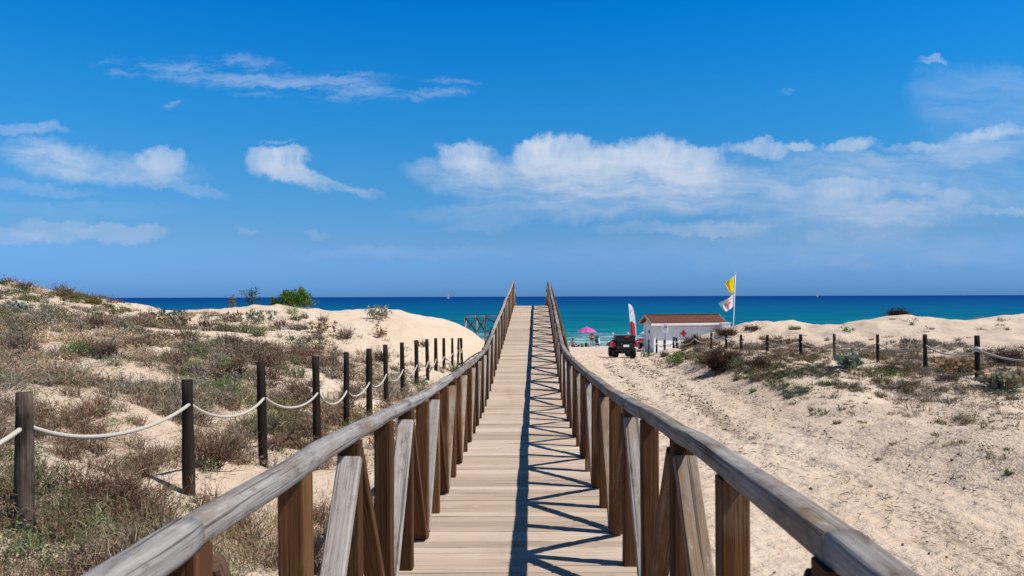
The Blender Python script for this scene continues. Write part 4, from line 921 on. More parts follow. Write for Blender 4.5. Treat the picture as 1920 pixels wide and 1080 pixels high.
for s in (-1, 1):
    y0 = D_/2; ye = D_/2+s*(D_/2+ov); zr, ze = H_+RZ, H_-.06
    t_ = .07; vs = [(-oe,y0,zr),(W_+oe,y0,zr),(W_+oe,ye,ze),(-oe,ye,ze)]; vs2 = [(x,y,z-t_) for x,y,z in vs]
    m.add(vs+vs2, [(0,1,2,3) if s > 0 else (3,2,1,0), (4,5,6,7)[::-1] if s > 0 else (4,5,6,7), (0,4,7,3), (1,2,6,5), (3,7,6,2)])
    for k in range(1, 9):                             # courses of roofing
        q = k/9; yy = y0+(ye-y0)*q; zz = zr+(ze-zr)*q; m.box((-oe, min(yy, yy-s*.03), zz+.002), (W_+oe, max(yy, yy-s*.03), zz+.016))
m.beam((-oe, D_/2, H_+RZ+.012), (W_+oe, D_/2, H_+RZ+.012), .16, .05)
roof = m.build('roof', M['roof'], hut)
m = MB()
for s in (-1, 1):
    for x in (-oe-.025, W_+oe+.025):
        m.beam((x, D_/2, H_+RZ-.06), (x, D_/2+s*(D_/2+ov), H_-.125), .03, .15, (0,0,1), .003)
m.build('bargeboard', M['soffit'], roof)
m = MB()
for s in (-1, 1): m.beam((-oe-.04, D_/2+s*(D_/2+ov+.018), H_-.115), (W_+oe+.04, D_/2+s*(D_/2+ov+.018), H_-.115), .03, .13, (0,0,1), .003)
m.build('fascia', M['white'], roof)
def cross(cx, cz, r, t, y, dep=.012, face='y'):
    m = MB(); w_ = r*.34
    poly = [(-w_,-r),(w_,-r),(w_,-w_),(r,-w_),(r,w_),(w_,w_),(w_,r),(-w_,r),(-w_,w_),(-r,w_),(-r,-w_),(-w_,-w_)]
    f = (lambda a, b, k: (cx+a, y-k, cz+b)) if face == 'y' else (lambda a, b, k: (y-k, cx-a, cz+b))
    m.add([f(a, b, 0) for a, b in poly]+[f(a, b, dep) for a, b in poly], [tuple(range(12, 24))]+[(i, (i+1) % 12, 12+(i+1) % 12, 12+i) for i in range(12)])
    return m
cxh = (1285.5-CX)*HY0/FPX-HX0; czh = EYE-(626-hor(1285))*HY0/FPX-HB
cross(cxh, czh, .215, 0, -.03).build('cross_emblem', M['redcross'], hut)
cross(D_*.52, czh+.10, .12, 0, -.03, face='x').build('gable_emblem', M['blueink'], hut)
# door with its frame on the seaward end, a shuttered window on the far side
m = MB(); m.box((W_+.03, .7, .02), (W_+.07, 1.6, H_-.25)); m.build('door', M['white'], hut)
pl = thing('hut_locker', (12.95, 49.6, gz(12.95, 49.6)), 'low white locker box standing right of the hut under its eaves', 'locker')
m = MB(); lh = EYE-(605-hor(1363))*49.6/FPX-pl.location.z; m.box((-.28, -.3, 0), (.28, .3, lh-.05)); m.build('body', M['white'], pl, .015)
m = MB(); m.box((-.31, -.33, lh-.048), (.31, .33, lh)); m.build('lid', M['white'], pl, .01)
# ------------------------------------------------------------------ notice by the fence
sy = 42.6; sx = (1247.5-CX)*sy/FPX; sz = gz(sx, sy)
sg = thing('notice_sign', (sx, sy, sz), 'white notice board with red ring prohibition symbol on a grey post before the hut', 'sign')
zt = EYE-(607.5-hor(1247))*sy/FPX-sz; zb = EYE-(624.5-hor(1247))*sy/FPX-sz
m = MB(); m.tube([(0, .03, -.3), (0, .03, zt-.05)], .03, 10); m.build('pole', M['metal'], sg)
m = MB(); m.box((-.175, -.012, zb), (.175, .0, zt)); bd = m.build('board', M['white'], sg, .004)
zc = zt-.17
m = MB(); m.tube([(.105*math.cos(q), -.017, zc+.105*math.sin(q)) for q in np.linspace(0, 2*PI, 25)], .012, 6, .5, False, flat=.4); m.beam((-.07, -.017, zc+.07), (.07, -.017, zc-.07), .006, .02, (1,0,1), 0); m.build('ring_symbol', M['inkpink'], bd)
m = MB(); m.box((-.055,-.0145,zc-.025),(.045,-.0125,zc+.02)); m.box((.03,-.0145,zc+.015),(.07,-.0125,zc+.05)); m.box((-.05,-.0145,zc-.06),(-.03,-.0125,zc-.026)); m.box((.02,-.0145,zc-.06),(.04,-.0125,zc-.026)); m.build('dog_symbol', M['inkdark'], bd)
m = MB()
for k in range(4):
    for c_ in range(6):
        if random.random() < .8: m.box((-.13+c_*.045, -.0145, zb+.03+k*.036), (-.13+c_*.045+.026, -.0125, zb+.03+k*.036+.013))
m.build('text_lines', M['inkgrey'], bd)
# ------------------------------------------------------------------ flags
fy = 55.0; fx = (1374.5-CX)*fy/FPX; fz = gz(fx, fy)
topz = EYE-(513-hor(1378))*fy/FPX; tilt = (1379-1374.5)*fy/FPX/((613-513)*fy/FPX)
def pole_at(py):
    z = EYE-(py-hor(1377))*fy/FPX; return Vector((fx+tilt*(z-(EYE-(613-hor(1375))*fy/FPX)), fy, z))
fp = thing('flagpole', (fx, fy, fz), 'tall pale flagpole leaning slightly right behind the dune, right of the hut', 'flagpole')
m = MB(); b_ = pole_at(613); base = Vector((fx-tilt*(b_.z-fz), fy, fz-.4)); m.tube([base-fp.location, b_-fp.location, pole_at(513)-fp.location], .055, 12, rf=lambda t: 1.15-.4*t); m.build('pole', M['steel_pole'], fp)
m = MB(); q = pole_at(512)-fp.location; m.tube([q+Vector((0,0,-.02)), q+Vector((0,0,.05)), q+Vector((0,0,.09))], .06, 10, rf=lambda t: 1-.7*t*t); m.build('finial', M['steel_pole'], fp)
def flag_obj(name, label, top_px, bot_px, fly, mt, depth=.0, ragged=0):
    """cloth between the hoist (on the pole) and the fly edge; fly: photo pixels of the free edge from top to bottom"""
    a, b = pole_at(top_px), pole_at(bot_px); n, k = 14, 12; V = []; F = []
    fl_ = [Vector(((x-CX)*fy/FPX, fy, EYE-(y-hor(x))*fy/FPX)) for x, y in fly]
    for i in range(n+1):
        t = i/n; h = a.lerp(b, t); s = t*(len(fl_)-1); j = min(int(s), len(fl_)-2); e = fl_[j].lerp(fl_[j+1], s-j)
        for c_ in range(k+1):
            u = c_/k; p = h.lerp(e, u); p.y += (.13*math.sin(u*8.5+t*1.9)+.07*math.sin(u*15+t*4)*u-.85)*u; p.z -= .05*math.sin(u*PI)*(.5+t)
            p.x -= .06*(1-u); V.append(p-a)
    for i in range(n):
        for c_ in range(k):
            if ragged and c_ >= k-2 and (i*7+c_*3) % 5 < ragged: continue
            q = i*(k+1)+c_; F.append((q, q+1, q+k+2, q+k+1))
    me = np_mesh(name, np.array([list(v) for v in V]), np.array(F), None, True); o = link(name, me, None, M[mt], a)
    sd = o.modifiers.new('thickness', 'SOLIDIFY'); sd.thickness = .006; sd.offset = 0
    return tag(o, label, 'flag'), a, b, fl_
flag_obj('yellow_flag', 'bright yellow flag flying at the top of the beach flagpole', 517, 549, [(1359,527),(1354,533),(1358,541),(1361,548)], 'yellow', ragged=0)
wf, a, b, e = flag_obj('white_flag', 'white flag with faded red cross and torn teal fly end below the yellow flag', 551, 574, [(1354,563),(1347,570),(1350,578),(1355,584)], 'flagwhite')
m = MB(); V0 = [(1355,563),(1341,568),(1345,575),(1349,583),(1356,584),(1352,578),(1349,570)]
vv_ = [Vector(((x-CX)*fy/FPX, fy-.8+.05*math.sin(i*2)-.1*(1356-x)/13, EYE-(y-hor(x))*fy/FPX))-a for i, (x, y) in enumerate(V0)]
vb_ = [v+Vector((0, .006, 0)) for v in vv_]
fq = [(0,1,6), (1,2,6), (2,5,6), (2,3,5), (3,4,5)]
m.add(vv_+vb_, fq+[tuple(i+7 for i in f[::-1]) for f in fq]); m.build('torn_end', M['flagteal'], wf)
cc = Vector(((1364.5-CX)*fy/FPX, fy, EYE-(567.5-hor(1364))*fy/FPX))-a
m = MB()
for side_ in (-1, 1):
    for (dx_, dz_, l_, w2) in ((0,0,.20,.065),(0,0,.065,.20)):
        pts = [(cc.x+px_*l_+pz_*w2*.0, cc.z+pz_*w2-px_*l_*.25) for px_, pz_ in ((-1,-1),(1,-1),(1,1),(-1,1))]
        m.add([(x, -.30*side_+.0, z) for x, z in pts], [(0,1,2,3)])
# the cross follows the cloth: sampled on the flag's own surface, 6 mm proud on both sides
m = MB(); n, k = 14, 12
def cloth_pt(t, u):
    h = a.lerp(b, t); s = t*(len(e)-1); j = min(int(s), len(e)-2); q = e[j].lerp(e[j+1], s-j); p = h.lerp(q, u)
    p.y += (.13*math.sin(u*8.5+t*1.9)+.07*math.sin(u*15+t*4)*u-.85)*u; p.z -= .05*math.sin(u*PI)*(.5+t); p.x -= .06*(1-u); return p-a
def patch(t0, t1, u0, u1):
    N = 5
    for sgn in (-1, 1):
        vs = [cloth_pt(t0+(t1-t0)*i/N, u0+(u1-u0)*j/N)+Vector((0, sgn*.014, 0)) for i in range(N+1) for j in range(N+1)]
        m.add(vs, [(i*(N+1)+j, i*(N+1)+j+1, (i+1)*(N+1)+j+1, (i+1)*(N+1)+j) for i in range(N) for j in range(N)])
patch(.40, .60, .28, .74); patch(.22, .39, .43, .59); patch(.61, .80, .43, .59)
m.build('cross_emblem', M['flagred'], wf)
# ------------------------------------------------------------------ feather banner
by_ = 43.5
def bp(px, py, dy=0): return Vector(((px-CX)*by_/FPX, by_+dy, EYE-(py-hor(px))*by_/FPX))
b0 = bp(1192, 664); b0.z = gz(b0.x, by_)
fb = thing('feather_banner', b0, 'tall white and red feather banner standing behind the quad bike', 'banner')
right = [(1177.5,569.5),(1181.5,571),(1185,575),(1187.5,582),(1189.5,592),(1191,604),(1192,618),(1192.4,634),(1192.6,648)]
left = [(1176.6,570),(1177,574),(1177.6,582),(1178.3,592),(1179,604),(1179.6,614),(1180.2,622),(1182,634),(1190.5,646.5)]
m = MB(); pts = [Vector((0,0,-.25)), Vector((0,0,0))]+[bp(x+.3, y)-b0 for x, y in right[::-1]]; m.tube(pts, .022, 8, rf=lambda t: 1.1-.6*t); m.build('pole', M['steel_pole'], fb)
def sail_pt(s, u, off=0):
    i = min(int(s*(len(left)-1)), len(left)-2); f = s*(len(left)-1)-i
    l = bp(*left[i]).lerp(bp(*left[i+1]), f); r = bp(*right[i]).lerp(bp(*right[i+1]), f); p = l.lerp(r, u)
    p.y += .05*math.sin(u*4+s*9)*(1-u)-(1-u)*.42+off; return p-b0
def sail_mesh(f0, f1, off, nn=24, kk=8, s0=0.0, s1=1.0):
    m = MB(); S_ = lambda i: s0+(s1-s0)*i/nn
    for o in off:
        vs = [sail_pt(S_(i), f0(S_(i))+(f1(S_(i))-f0(S_(i)))*j/kk, o) for i in range(nn+1) for j in range(kk+1)]
        m.add(vs, [(i*(kk+1)+j, i*(kk+1)+j+1, (i+1)*(kk+1)+j+1, (i+1)*(kk+1)+j) for i in range(nn) for j in range(kk) ], smooth=True)
    return m
sailo = sail_mesh(lambda s: 0, lambda s: 1, (-.004, .004)).build('sail', M['banner'], fb)
def rb(s):      # right border of the red field: starts as a point on the left edge and swells
    return 0 if s < .50 else min(.86, .86*math.sqrt((s-.50)/.16)) if s < .66 else .86
sail_mesh(lambda s: 0, rb, (-.014,), 60, s0=.502, s1=.985).build('red_field', M['bannerred'], fb)
m = MB()
def mark(s0, s1, u0, u1, off=-.022): m.add([sail_pt(s0, u0, off), sail_pt(s0, u1, off), sail_pt(s1, u1, off), sail_pt(s1, u0, off)], [(0, 1, 2, 3)])
for k, s in enumerate((.155, .19, .225, .25)): mark(s, s+.012, .22+.05*(k % 2), .62-.06*(k % 3))
mark(.285, .30, .25, .7)
m.build('print_mark', M['inkgrey'], sailo)
m = MB(); mark(.315, .352, .22, .72); mark(.43, .436, .35, .55); m.build('logo_block', M['inkpink'], sailo)
m = MB()
for k in range(9): s = .60+k*.028; mark(s, s+.018, .46, .58, -.026)
m.build('lettering', M['inkpink'], sailo)
# ------------------------------------------------------------------ quad bikes
def quad(name, label, loc, rz, group=None):
    t = thing(name, loc, label, 'quad bike', group, rz)
    R, wt = .30, .25
    for sx_ in (-1, 1):
        for yw, wd in ((-.62, .29), (.62, .25)):
            m = MB(); x0 = sx_*.44; prof = [(.0, .62), (.08, .86), (.25, .985), (.5, 1), (.75, .985), (.92, .86), (1, .62)]
            rings = [[(x0-wd/2+wd*q, yw+math.cos(th)*R*k*(1+(.02 if i % 2 else -.02)*(k > .9)), R+math.sin(th)*R*k*(1+(.02 if i % 2 else -.02)*(k > .9))) for i, th in enumerate(np.linspace(0, 2*PI, 29)[:-1])] for q, k in prof]
            m.loft(rings, None, .5, True, False); ty = m.build('tyre', M['tyre'], t)
            m = MB(); rr = [[(x0-wd/2+wd*q, yw+math.cos(th)*R*k, R+math.sin(th)*R*k) for th in np.linspace(0, 2*PI, 21)[:-1]] for q, k in ((.06, .2), (.16, .55), (.10, .63), (.90, .63), (.84, .55), (.94, .2))]
            m.loft(rr, None, .5, True, True); m.build('rim', M['rim'], ty)
    m = MB()       # bodywork: front and rear mudguards swept over the wheels, tank and nose between
    def guard(y0, y1, zt, sx_):
        N = 12; vs = []
        for i in range(N+1):
            th = PI*(.10+.80*i/N); yy = (y0+y1)/2-math.cos(th)*(y1-y0)/2; zz = zt-.26+math.sin(th)*.26
            for xx in (.22, .42, .63): vs.append((sx_*xx, yy, zz+(.02 if xx == .42 else -.06 if xx == .63 else 0)))
        fs = [(i*3+j, i*3+j+1, (i+1)*3+j+1, (i+1)*3+j) for i in range(N) for j in range(2)]
        nb_ = len(vs); vs2 = [(x, y, z-.025) for x, y, z in vs]; m.add(vs+vs2, fs+[tuple(k+nb_ for k in f[::-1]) for f in fs]+[(i*3+2, i*3+2+nb_, (i+1)*3+2+nb_, (i+1)*3+2) for i in range(N)], smooth=True)
    for sx_ in (-1, 1):
        for a_ in ((-1.04, -.22, .90), (.24, 1.0, .80)): m = MB(); guard(*a_, sx_); m.build('mudguard', M['red'], t)
    m = MB(); sec = [(-.92,.30,.52,.70),(-.6,.26,.50,.80),(-.2,.20,.45,.74),(.15,.18,.48,.86),(.45,.24,.52,.90),(.8,.30,.52,.82),(1.02,.24,.55,.68)]
    rings = [[(w_*math.cos(a_), y_, (z0+z1)/2+(z1-z0)/2*math.sin(a_)) for a_ in np.linspace(0, 2*PI, 15)[:-1]] for y_, w_, z0, z1 in sec]; m.loft(rings, None, .5, True); m.build('body', M['red'], t)
    m = MB(); rings = [[(w_*math.cos(a_), y_, z_+.07*math.sin(a_)) for a_ in np.linspace(0, 2*PI, 13)[:-1]] for y_, w_, z_ in ((-.62,.17,.84),(-.4,.18,.85),(-.1,.15,.82),(.12,.11,.86))]; m.loft(rings, None, .5, True); m.build('seat', M['black'], t)
    for s_ in (-1, 1):
        m = MB(); m.add([(s_*.655,-1.05,.60),(s_*.655,-.20,.56),(s_*.645,-.25,.84),(s_*.60,-.62,.97),(s_*.635,-1.02,.88)]+[(s_*.50,-1.05,.62),(s_*.50,-.20,.58),(s_*.50,-.25,.86),(s_*.50,-.62,.99),(s_*.50,-1.02,.90)], [(0,1,2,3,4),(9,8,7,6,5)]+[(i,5+i,5+(i+1)%5,(i+1)%5) for i in range(5)]); m.build('side_panel', M['red'], t, .02)
    m = MB(); m.box((-.26,-.95,.28),(.26,.95,.46)); m.box((-.50,-.66,.26),(.50,-.58,.34)); m.box((-.50,.58,.26),(.50,.66,.34)); m.build('chassis', M['black'], t, .02)
    m = MB()       # rear rack and its frame
    for yy in (-1.02,-.86,-.70): m.tube([(-.42,yy,.87),(.42,yy,.87)], .014, 7)
    for xx in (-.42,.42): m.tube([(xx,-1.02,.87),(xx,-.66,.87)], .014, 7); m.tube([(xx,-.8,.87),(xx*.7,-.72,.66)], .014, 7)
    m.build('rear_rack', M['black'], t)
    m = MB()
    for yy in (.55,.70,.86): m.tube([(-.38,yy,.96),(.38,yy,.96)], .014, 7)
    for xx in (-.3,.3): m.tube([(xx,.53,.955),(xx,.88,.955)], .014, 7)
    m.build('front_rack', M['black'], t)
    m = MB(); m.box((-.50,-1.14,.885),(.50,-.60,1.17)); bx = m.build('cargo_box', M['black'], t, .045)
    m = MB(); m.box((-.515,-1.155,1.14),(.515,-.59,1.195)); m.build('lid', M['black'], bx, .02)
    m = MB(); m.box((-.05,-1.165,1.10),(.16,-1.158,1.16)); m.build('red_reflector', M['red'], bx)
    m = MB(); m.box((-.46,-1.075,.50),(.46,-.62,.884)); m.build('rear_panel', M['black'], t, .03)
    m = MB(); m.box((-.12,-1.10,.62),(.18,-1.085,.73)); m.build('number_plate', M['white'], t, .004)
    for xx in (-.34,.34): m = MB(); m.box((xx-.06,-1.06,.70),(xx+.06,-1.03,.76)); m.build('tail_light', M['red'], t, .008)
    for xx in (-.19,.27): m = MB(); m.box((xx-.035,-1.09,.76),(xx+.035,-1.075,.79)); m.build('reflector', M['metal'], t, .004)
    m = MB(); m.box((-.52,-1.06,.40),(.52,-1.0,.48)); m.build('bumper', M['black'], t, .015)
    m = MB(); m.tube([(-.38,.30,1.06),(-.14,.36,1.03),(0,.38,1.02),(.14,.36,1.03),(.38,.30,1.06)], .018, 8); m.tube([(0,.38,1.02),(0,.5,.8)], .03, 8); hb = m.build('handlebar', M['black'], t)
    for s_ in (-1, 1):
        m = MB(); m.tube([(s_*.33,.31,1.06),(s_*.40,.27,1.20)], .009, 6); m.tube([(s_*.40,.25,1.22),(s_*.40,.285,1.22)], .055, 12); m.build('mirror', M['white'], hb)
    for s_ in (-1, 1): m = MB(); m.tube([(s_*.17,1.0,.74),(s_*.17,1.045,.74)], .06, 12); m.build('headlight', M['metal'], t)
    return t
qy = 38.6; qx = (1165-CX)*qy/FPX
quad('quad_bike', 'red quad bike with black cargo box seen from behind on the sand track', (qx, qy, gz(qx, qy)-.02), .07, 'quad bikes parked by the hut')
q2y = 52.6; q2x = (1217-CX)*q2y/FPX
quad('quad_bike', 'red quad bike half hidden behind the left end of the hut', (q2x, q2y, gz(q2x, q2y)-.02), .2, 'quad bikes parked by the hut')
# low tow rail lying between the two
t0 = Vector(((1187-CX)*41/FPX, 41, 0)); t1 = Vector(((1206-CX)*42/FPX, 42, 0)); t0.z = EYE-(655-hor(1187))*41/FPX; t1.z = EYE-(655-hor(1206))*42/FPX
tr = thing('barrier_rail', (t0.x, t0.y, gz(t0.x, t0.y)), 'thin low wooden rail right of the quad bike with black cargo box', 'rail')
m = MB(); m.tube([t0-tr.location, (t0+t1)/2-tr.location+Vector((0,0,-.01)), t1-tr.location], .032, 8); m.build('bar', M['stake'], tr)
for p in (t0.lerp(t1, .25), t0.lerp(t1, .8)): m = MB(); m.tube([Vector((p.x, p.y, gz(p.x, p.y)-.3))-tr.location, Vector((p.x, p.y, p.z+.06))-tr.location], .035, 8); m.build('post', M['stake'], tr)
# ------------------------------------------------------------------ umbrellas on the beach
def parasol(label, px, top, rim, basepy, wpx, mt, Y, tilt=0.0):
    x = (px-CX)*Y/FPX; g_ = gz(x, Y); zt = EYE-(top-hor(px))*Y/FPX; zr = EYE-(rim-hor(px))*Y/FPX; r = wpx*Y/FPX/2
    t = thing('beach_umbrella', (x, Y, g_), label, 'beach umbrella')
    n = 8; m = MB(); rings = []; K = 7
    for i in range(K+1):
        q = i/K; rings.append([(r*q*math.cos(2*PI*j/32)*(1-.06*(abs(((j*n/32) % 1)-.5)*-2+1)), r*q*math.sin(2*PI*j/32)*(1-.06*(abs(((j*n/32) % 1)-.5)*-2+1)), zt-g_-(zt-zr)*(q**1.7)-.03*q*(abs(((j*n/32) % 1)-.5)*-2+1)+r*q*math.cos(2*PI*j/32)*tilt) for j in range(32)])
    rings[0] = [(.01*math.cos(2*PI*j/32), .01*math.sin(2*PI*j/32), zt-g_) for j in range(32)]
    m.loft(rings, None, .5, False, False); cn = m.build('canopy', M[mt], t)
    sd = cn.modifiers.new('thickness', 'SOLIDIFY'); sd.thickness = .008
    m = MB()
    for j in range(n): q = 2*PI*j/n; m.tube([(0,0,zt-g_-.06), (r*.94*math.cos(q), r*.94*math.sin(q), zr-g_-.02+r*.94*math.cos(q)*tilt)], .008, 5)
    m.build('rib', M['metal'], cn)
    m = MB(); m.tube([(0,0,-.3),(0,0,zt-g_+.10)], .022, 8); m.build('pole', M['steel_pole'], t)
    return t
parasol('bright pink beach umbrella on the sand at the water edge', 1100, 613.5, 622.5, 649, 37, 'pink', 80.5)
parasol('pale blue white beach umbrella peeking out left of the hut', 1217, 618, 626, 649, 36, 'paleblue', 79)
# ------------------------------------------------------------------ people
def person(name, label, joints, bones, loc, rz=0, mt='skin'):
    """one continuous skinned body; joints: name -> (x, y, z, radius)"""
    keys = list(joints); me = bpy.data.meshes.new(name); me.from_pydata([joints[k][:3] for k in keys], [(keys.index(a), keys.index(b)) for a, b in bones], [])
    o = link(name, me, None, M[mt], loc); o.rotation_euler = (0, 0, rz)
    sk = o.modifiers.new('skin', 'SKIN'); sk.use_smooth_shade = True
    for i, k in enumerate(keys):
        r = joints[k][3]; rr = r if isinstance(r, tuple) else (r, r)
        me.skin_vertices[0].data[i].radius = rr; me.skin_vertices[0].data[i].use_root = (i == 0)
    ss = o.modifiers.new('smooth', 'SUBSURF'); ss.levels = ss.render_levels = 2
    return tag(o, label, 'person')
def hand(J, B, wrist, p, d, side):
    """palm, four bent fingers of unequal length and a thumb from the side of the palm"""
    d = Vector(d).normalized(); s = Vector((0, side, 0)); p = Vector(p); pal = p+d*.06; J[wrist+'_palm'] = (*pal, .020); B.append((wrist, wrist+'_palm'))
    for k, (o_, l_) in enumerate(((-.027,.068),(-.009,.078),(.009,.072),(.027,.058))):
        a_ = pal+s*o_+d*.02; b_ = a_+d*l_*.55; c_ = b_+(d*.8+Vector((-.5*side if False else 0, 0, -.45))).normalized()*l_*.45
        for nm, q, r in (('a', a_, .0095), ('b', b_, .0085), ('c', c_, .007)): J[f'{wrist}_f{k}{nm}'] = (*q, r)
        B.extend([(wrist+'_palm', f'{wrist}_f{k}a'), (f'{wrist}_f{k}a', f'{wrist}_f{k}b'), (f'{wrist}_f{k}b', f'{wrist}_f{k}c')])
    t1 = p+d*.03-s*.035; t2 = t1+d*.035-s*.015
    J[wrist+'_t1'] = (*t1, .010); J[wrist+'_t2'] = (*t2, .008); B.extend([(wrist+'_palm', wrist+'_t1'), (wrist+'_t1', wrist+'_t2')])
def add_head(o, hc, face=-1, hairlen=.12):
    """face features and hair as children of the body"""
    m = MB(); hx, hy, hz = hc; rings = []
    for i in range(9):
        a_ = PI*.5*i/8*1.25-.35; rings.append([(hx+.088*math.cos(a_)*math.cos(q), hy+.012+.105*math.cos(a_)*math.sin(q)*(1 if math.sin(q)*face < 0 else .80), hz+.02+.122*math.sin(a_)) for q in np.linspace(0, 2*PI, 19)[:-1]])
    m.loft(rings, None, .5, True)
    m.tube([(hx, hy-face*.075, hz+.03), (hx, hy-face*.095, hz-.04), (hx, hy-face*.085, hz-.04-hairlen)], .055, 10, rf=lambda t: 1-.35*t); m.build('hair', M['hair'], o)
    m = MB()
    for s_ in (-1, 1): m.tube([(hx+s_*.032, hy+face*.088, hz), (hx+s_*.032, hy+face*.099, hz)], .011, 8)
    m.build('eye', M['inkdark'], o)
    m = MB(); m.tube([(hx, hy+face*.092, hz+.005), (hx, hy+face*.118, hz-.028), (hx, hy+face*.095, hz-.036)], .012, 7); m.build('nose', M['skin'], o)
    m = MB(); m.tube([(hx-.024, hy+face*.088, hz-.062), (hx, hy+face*.097, hz-.064), (hx+.024, hy+face*.088, hz-.062)], .006, 6); m.build('mouth', M['inkpink'], o)
    for s_ in (-1, 1): m = MB(); m.tube([(hx+s_*.083, hy+.01, hz+.02), (hx+s_*.094, hy+.02, hz), (hx+s_*.083, hy+.01, hz-.03)], .012, 6); m.build('ear', M['skin'], o)
HR = (.078, .095)
J = {'pelvis': (0,0,.90,(.155,.11)), 'waist': (0,0,1.05,(.125,.092)), 'chest': (0,0,1.24,(.15,.105)), 'neckb': (0,.01,1.40,(.075,.06)), 'neck': (0,0,1.46,.05), 'headl': (0,-.01,1.53,(.066,.08)), 'head': (0,-.01,1.60,HR), 'headt': (0,0,1.68,(.05,.06)),
     'hipl': (.10,0,.84,.095), 'kneel': (.11,-.02,.47,.058), 'ankl': (.12,.02,.09,.038), 'toel': (.13,-.13,.03,.03),
     'hipr': (-.10,0,.84,.095), 'kneer': (-.12,-.05,.47,.058), 'ankr': (-.14,0,.09,.038), 'toer': (-.16,-.15,.03,.03),
     'shl': (.17,.01,1.36,.058), 'ell': (.27,.05,1.10,.042), 'wrl': (.19,-.14,.93,.029), 'shr': (-.17,.01,1.36,.058), 'elr': (-.24,.06,1.10,.042), 'wrr': (-.30,-.10,.90,.029)}
B = [('pelvis','waist'),('waist','chest'),('chest','neckb'),('neckb','neck'),('neck','headl'),('headl','head'),('head','headt'),('pelvis','hipl'),('hipl','kneel'),('kneel','ankl'),('ankl','toel'),('pelvis','hipr'),('hipr','kneer'),('kneer','ankr'),('ankr','toer'),
     ('neckb','shl'),('shl','ell'),('ell','wrl'),('neckb','shr'),('shr','elr'),('elr','wrr')]
hand(J, B, 'wrl', J['wrl'][:3], (-.3,-.4,-.8), 1); hand(J, B, 'wrr', J['wrr'][:3], (-.1,-.3,-.95), -1)
PY = 80.2; px_ = (1109.5-CX)*PY/FPX
w1 = person('person', 'person in a dark bikini standing on the sand under the pink umbrella', J, B, (px_, PY, gz(px_, PY)+.01), .25)
add_head(w1, (0,-.01,1.60))
def band(o, name, zs, mt, cx=0, cy=0):
    m = MB(); m.loft([[(cx+rx*math.cos(q), cy+ry*math.sin(q), z) for q in np.linspace(0, 2*PI, 23)[:-1]] for z, rx, ry in zs], None, .5, True, False); return m.build(name, M[mt], o)
band(w1, 'bikini_bottom', [(.80,.195,.118),(.86,.205,.128),(.95,.178,.125)], 'bikini'); band(w1, 'bikini_top', [(1.19,.158,.122),(1.25,.168,.138),(1.30,.160,.122)], 'bikinib')
# sitting sunbather, back to us, knees drawn up
J = {'pelvis': (0,0,.13,(.17,.13)), 'waist': (0,.02,.28,(.135,.10)), 'chest': (0,-.03,.47,(.165,.11)), 'neckb': (0,.0,.62,(.08,.065)), 'neck': (0,.03,.68,.05), 'headl': (0,.06,.74,(.066,.08)), 'head': (0,.07,.81,HR), 'headt': (0,.06,.89,(.05,.06)),
     'hipl': (.10,.10,.11,.09), 'kneel': (.16,.45,.42,.06), 'ankl': (.14,.70,.09,.04), 'toel': (.15,.86,.04,.03), 'hipr': (-.10,.10,.11,.09), 'kneer': (-.14,.48,.36,.06), 'ankr': (-.14,.74,.09,.04), 'toer': (-.15,.90,.04,.03),
     'shl': (.18,.0,.58,.06), 'ell': (.30,.16,.34,.043), 'wrl': (.20,.38,.40,.03), 'shr': (-.18,0,.58,.06), 'elr': (-.32,-.06,.34,.043), 'wrr': (-.38,-.12,.09,.03)}
B = [(a_, b_) for a_, b_ in B if not any('_' in k for k in (a_, b_))]
hand(J, B, 'wrl', J['wrl'][:3], (-.5,.6,.1), 1); hand(J, B, 'wrr', J['wrr'][:3], (-.4,-.3,-.5), -1)
px2_ = (1073.5-CX)*79.5/FPX
w2 = person('person', 'person sitting on the sand near the boardwalk rail, bare back to the dunes', J, B, (px2_, 79.5, gz(px2_, 79.5)), -.5)
add_head(w2, (0,.07,.81), 1, .06)
band(w2, 'swim_shorts', [(.02,.19,.17),(.12,.205,.185),(.22,.17,.135)], 'navy', 0, .03)
# folding chair hung with a dark green towel, bags and mats
cxp = (1119.5-CX)*79.8/FPX; ch = thing('folding_chair', (cxp, 79.8, gz(cxp, 79.8)), 'upright folding beach chair draped with a dark green towel beside the standing person', 'chair')
m = MB()
for s_ in (-1, 1):
    m.tube([(s_*.24,-.18,0),(s_*.24,.16,.60),(s_*.24,.26,1.12)], .016, 7); m.tube([(s_*.22,.30,0),(s_*.22,-.16,.42)], .016, 7)
m.tube([(-.24,.26,1.12),(.24,.26,1.12)], .016, 7); m.tube([(-.22,.30,.02),(.22,.30,.02)], .014, 7); m.build('frame', M['metal'], ch)
m = MB(); m.beam((-.22,-.05,.40),(.22,-.05,.40), .34, .02, (0,0,1), .004); m.build('seat', M['paleblue'], ch)
m = MB(); N = 9; prof = [(.30,.42),(.285,.75),(.275,1.05),(.265,1.145),(.235,1.145),(.20,1.0),(.14,.7),(.10,.40),(.06,.24)]
vs = [((u-.5)*.46+.03*math.sin(i*1.3), y_+.02*math.sin(u*9+i), z_-.05*u*(i in (0, 8))) for i, (y_, z_) in enumerate(prof) for u in np.linspace(0, 1, 7)]
m.add(vs, [(i*7+j, i*7+j+1, (i+1)*7+j+1, (i+1)*7+j) for i in range(8) for j in range(6)], smooth=True); tw = m.build('towel', M['towel'], ch); sd = tw.modifiers.new('thickness', 'SOLIDIFY'); sd.thickness = .015
m = MB(); m.beam((.16,.05,.95),(.27,-.02,.30), .14, .03, (0,1,0), .008); m.build('shirt', M['white'], ch)
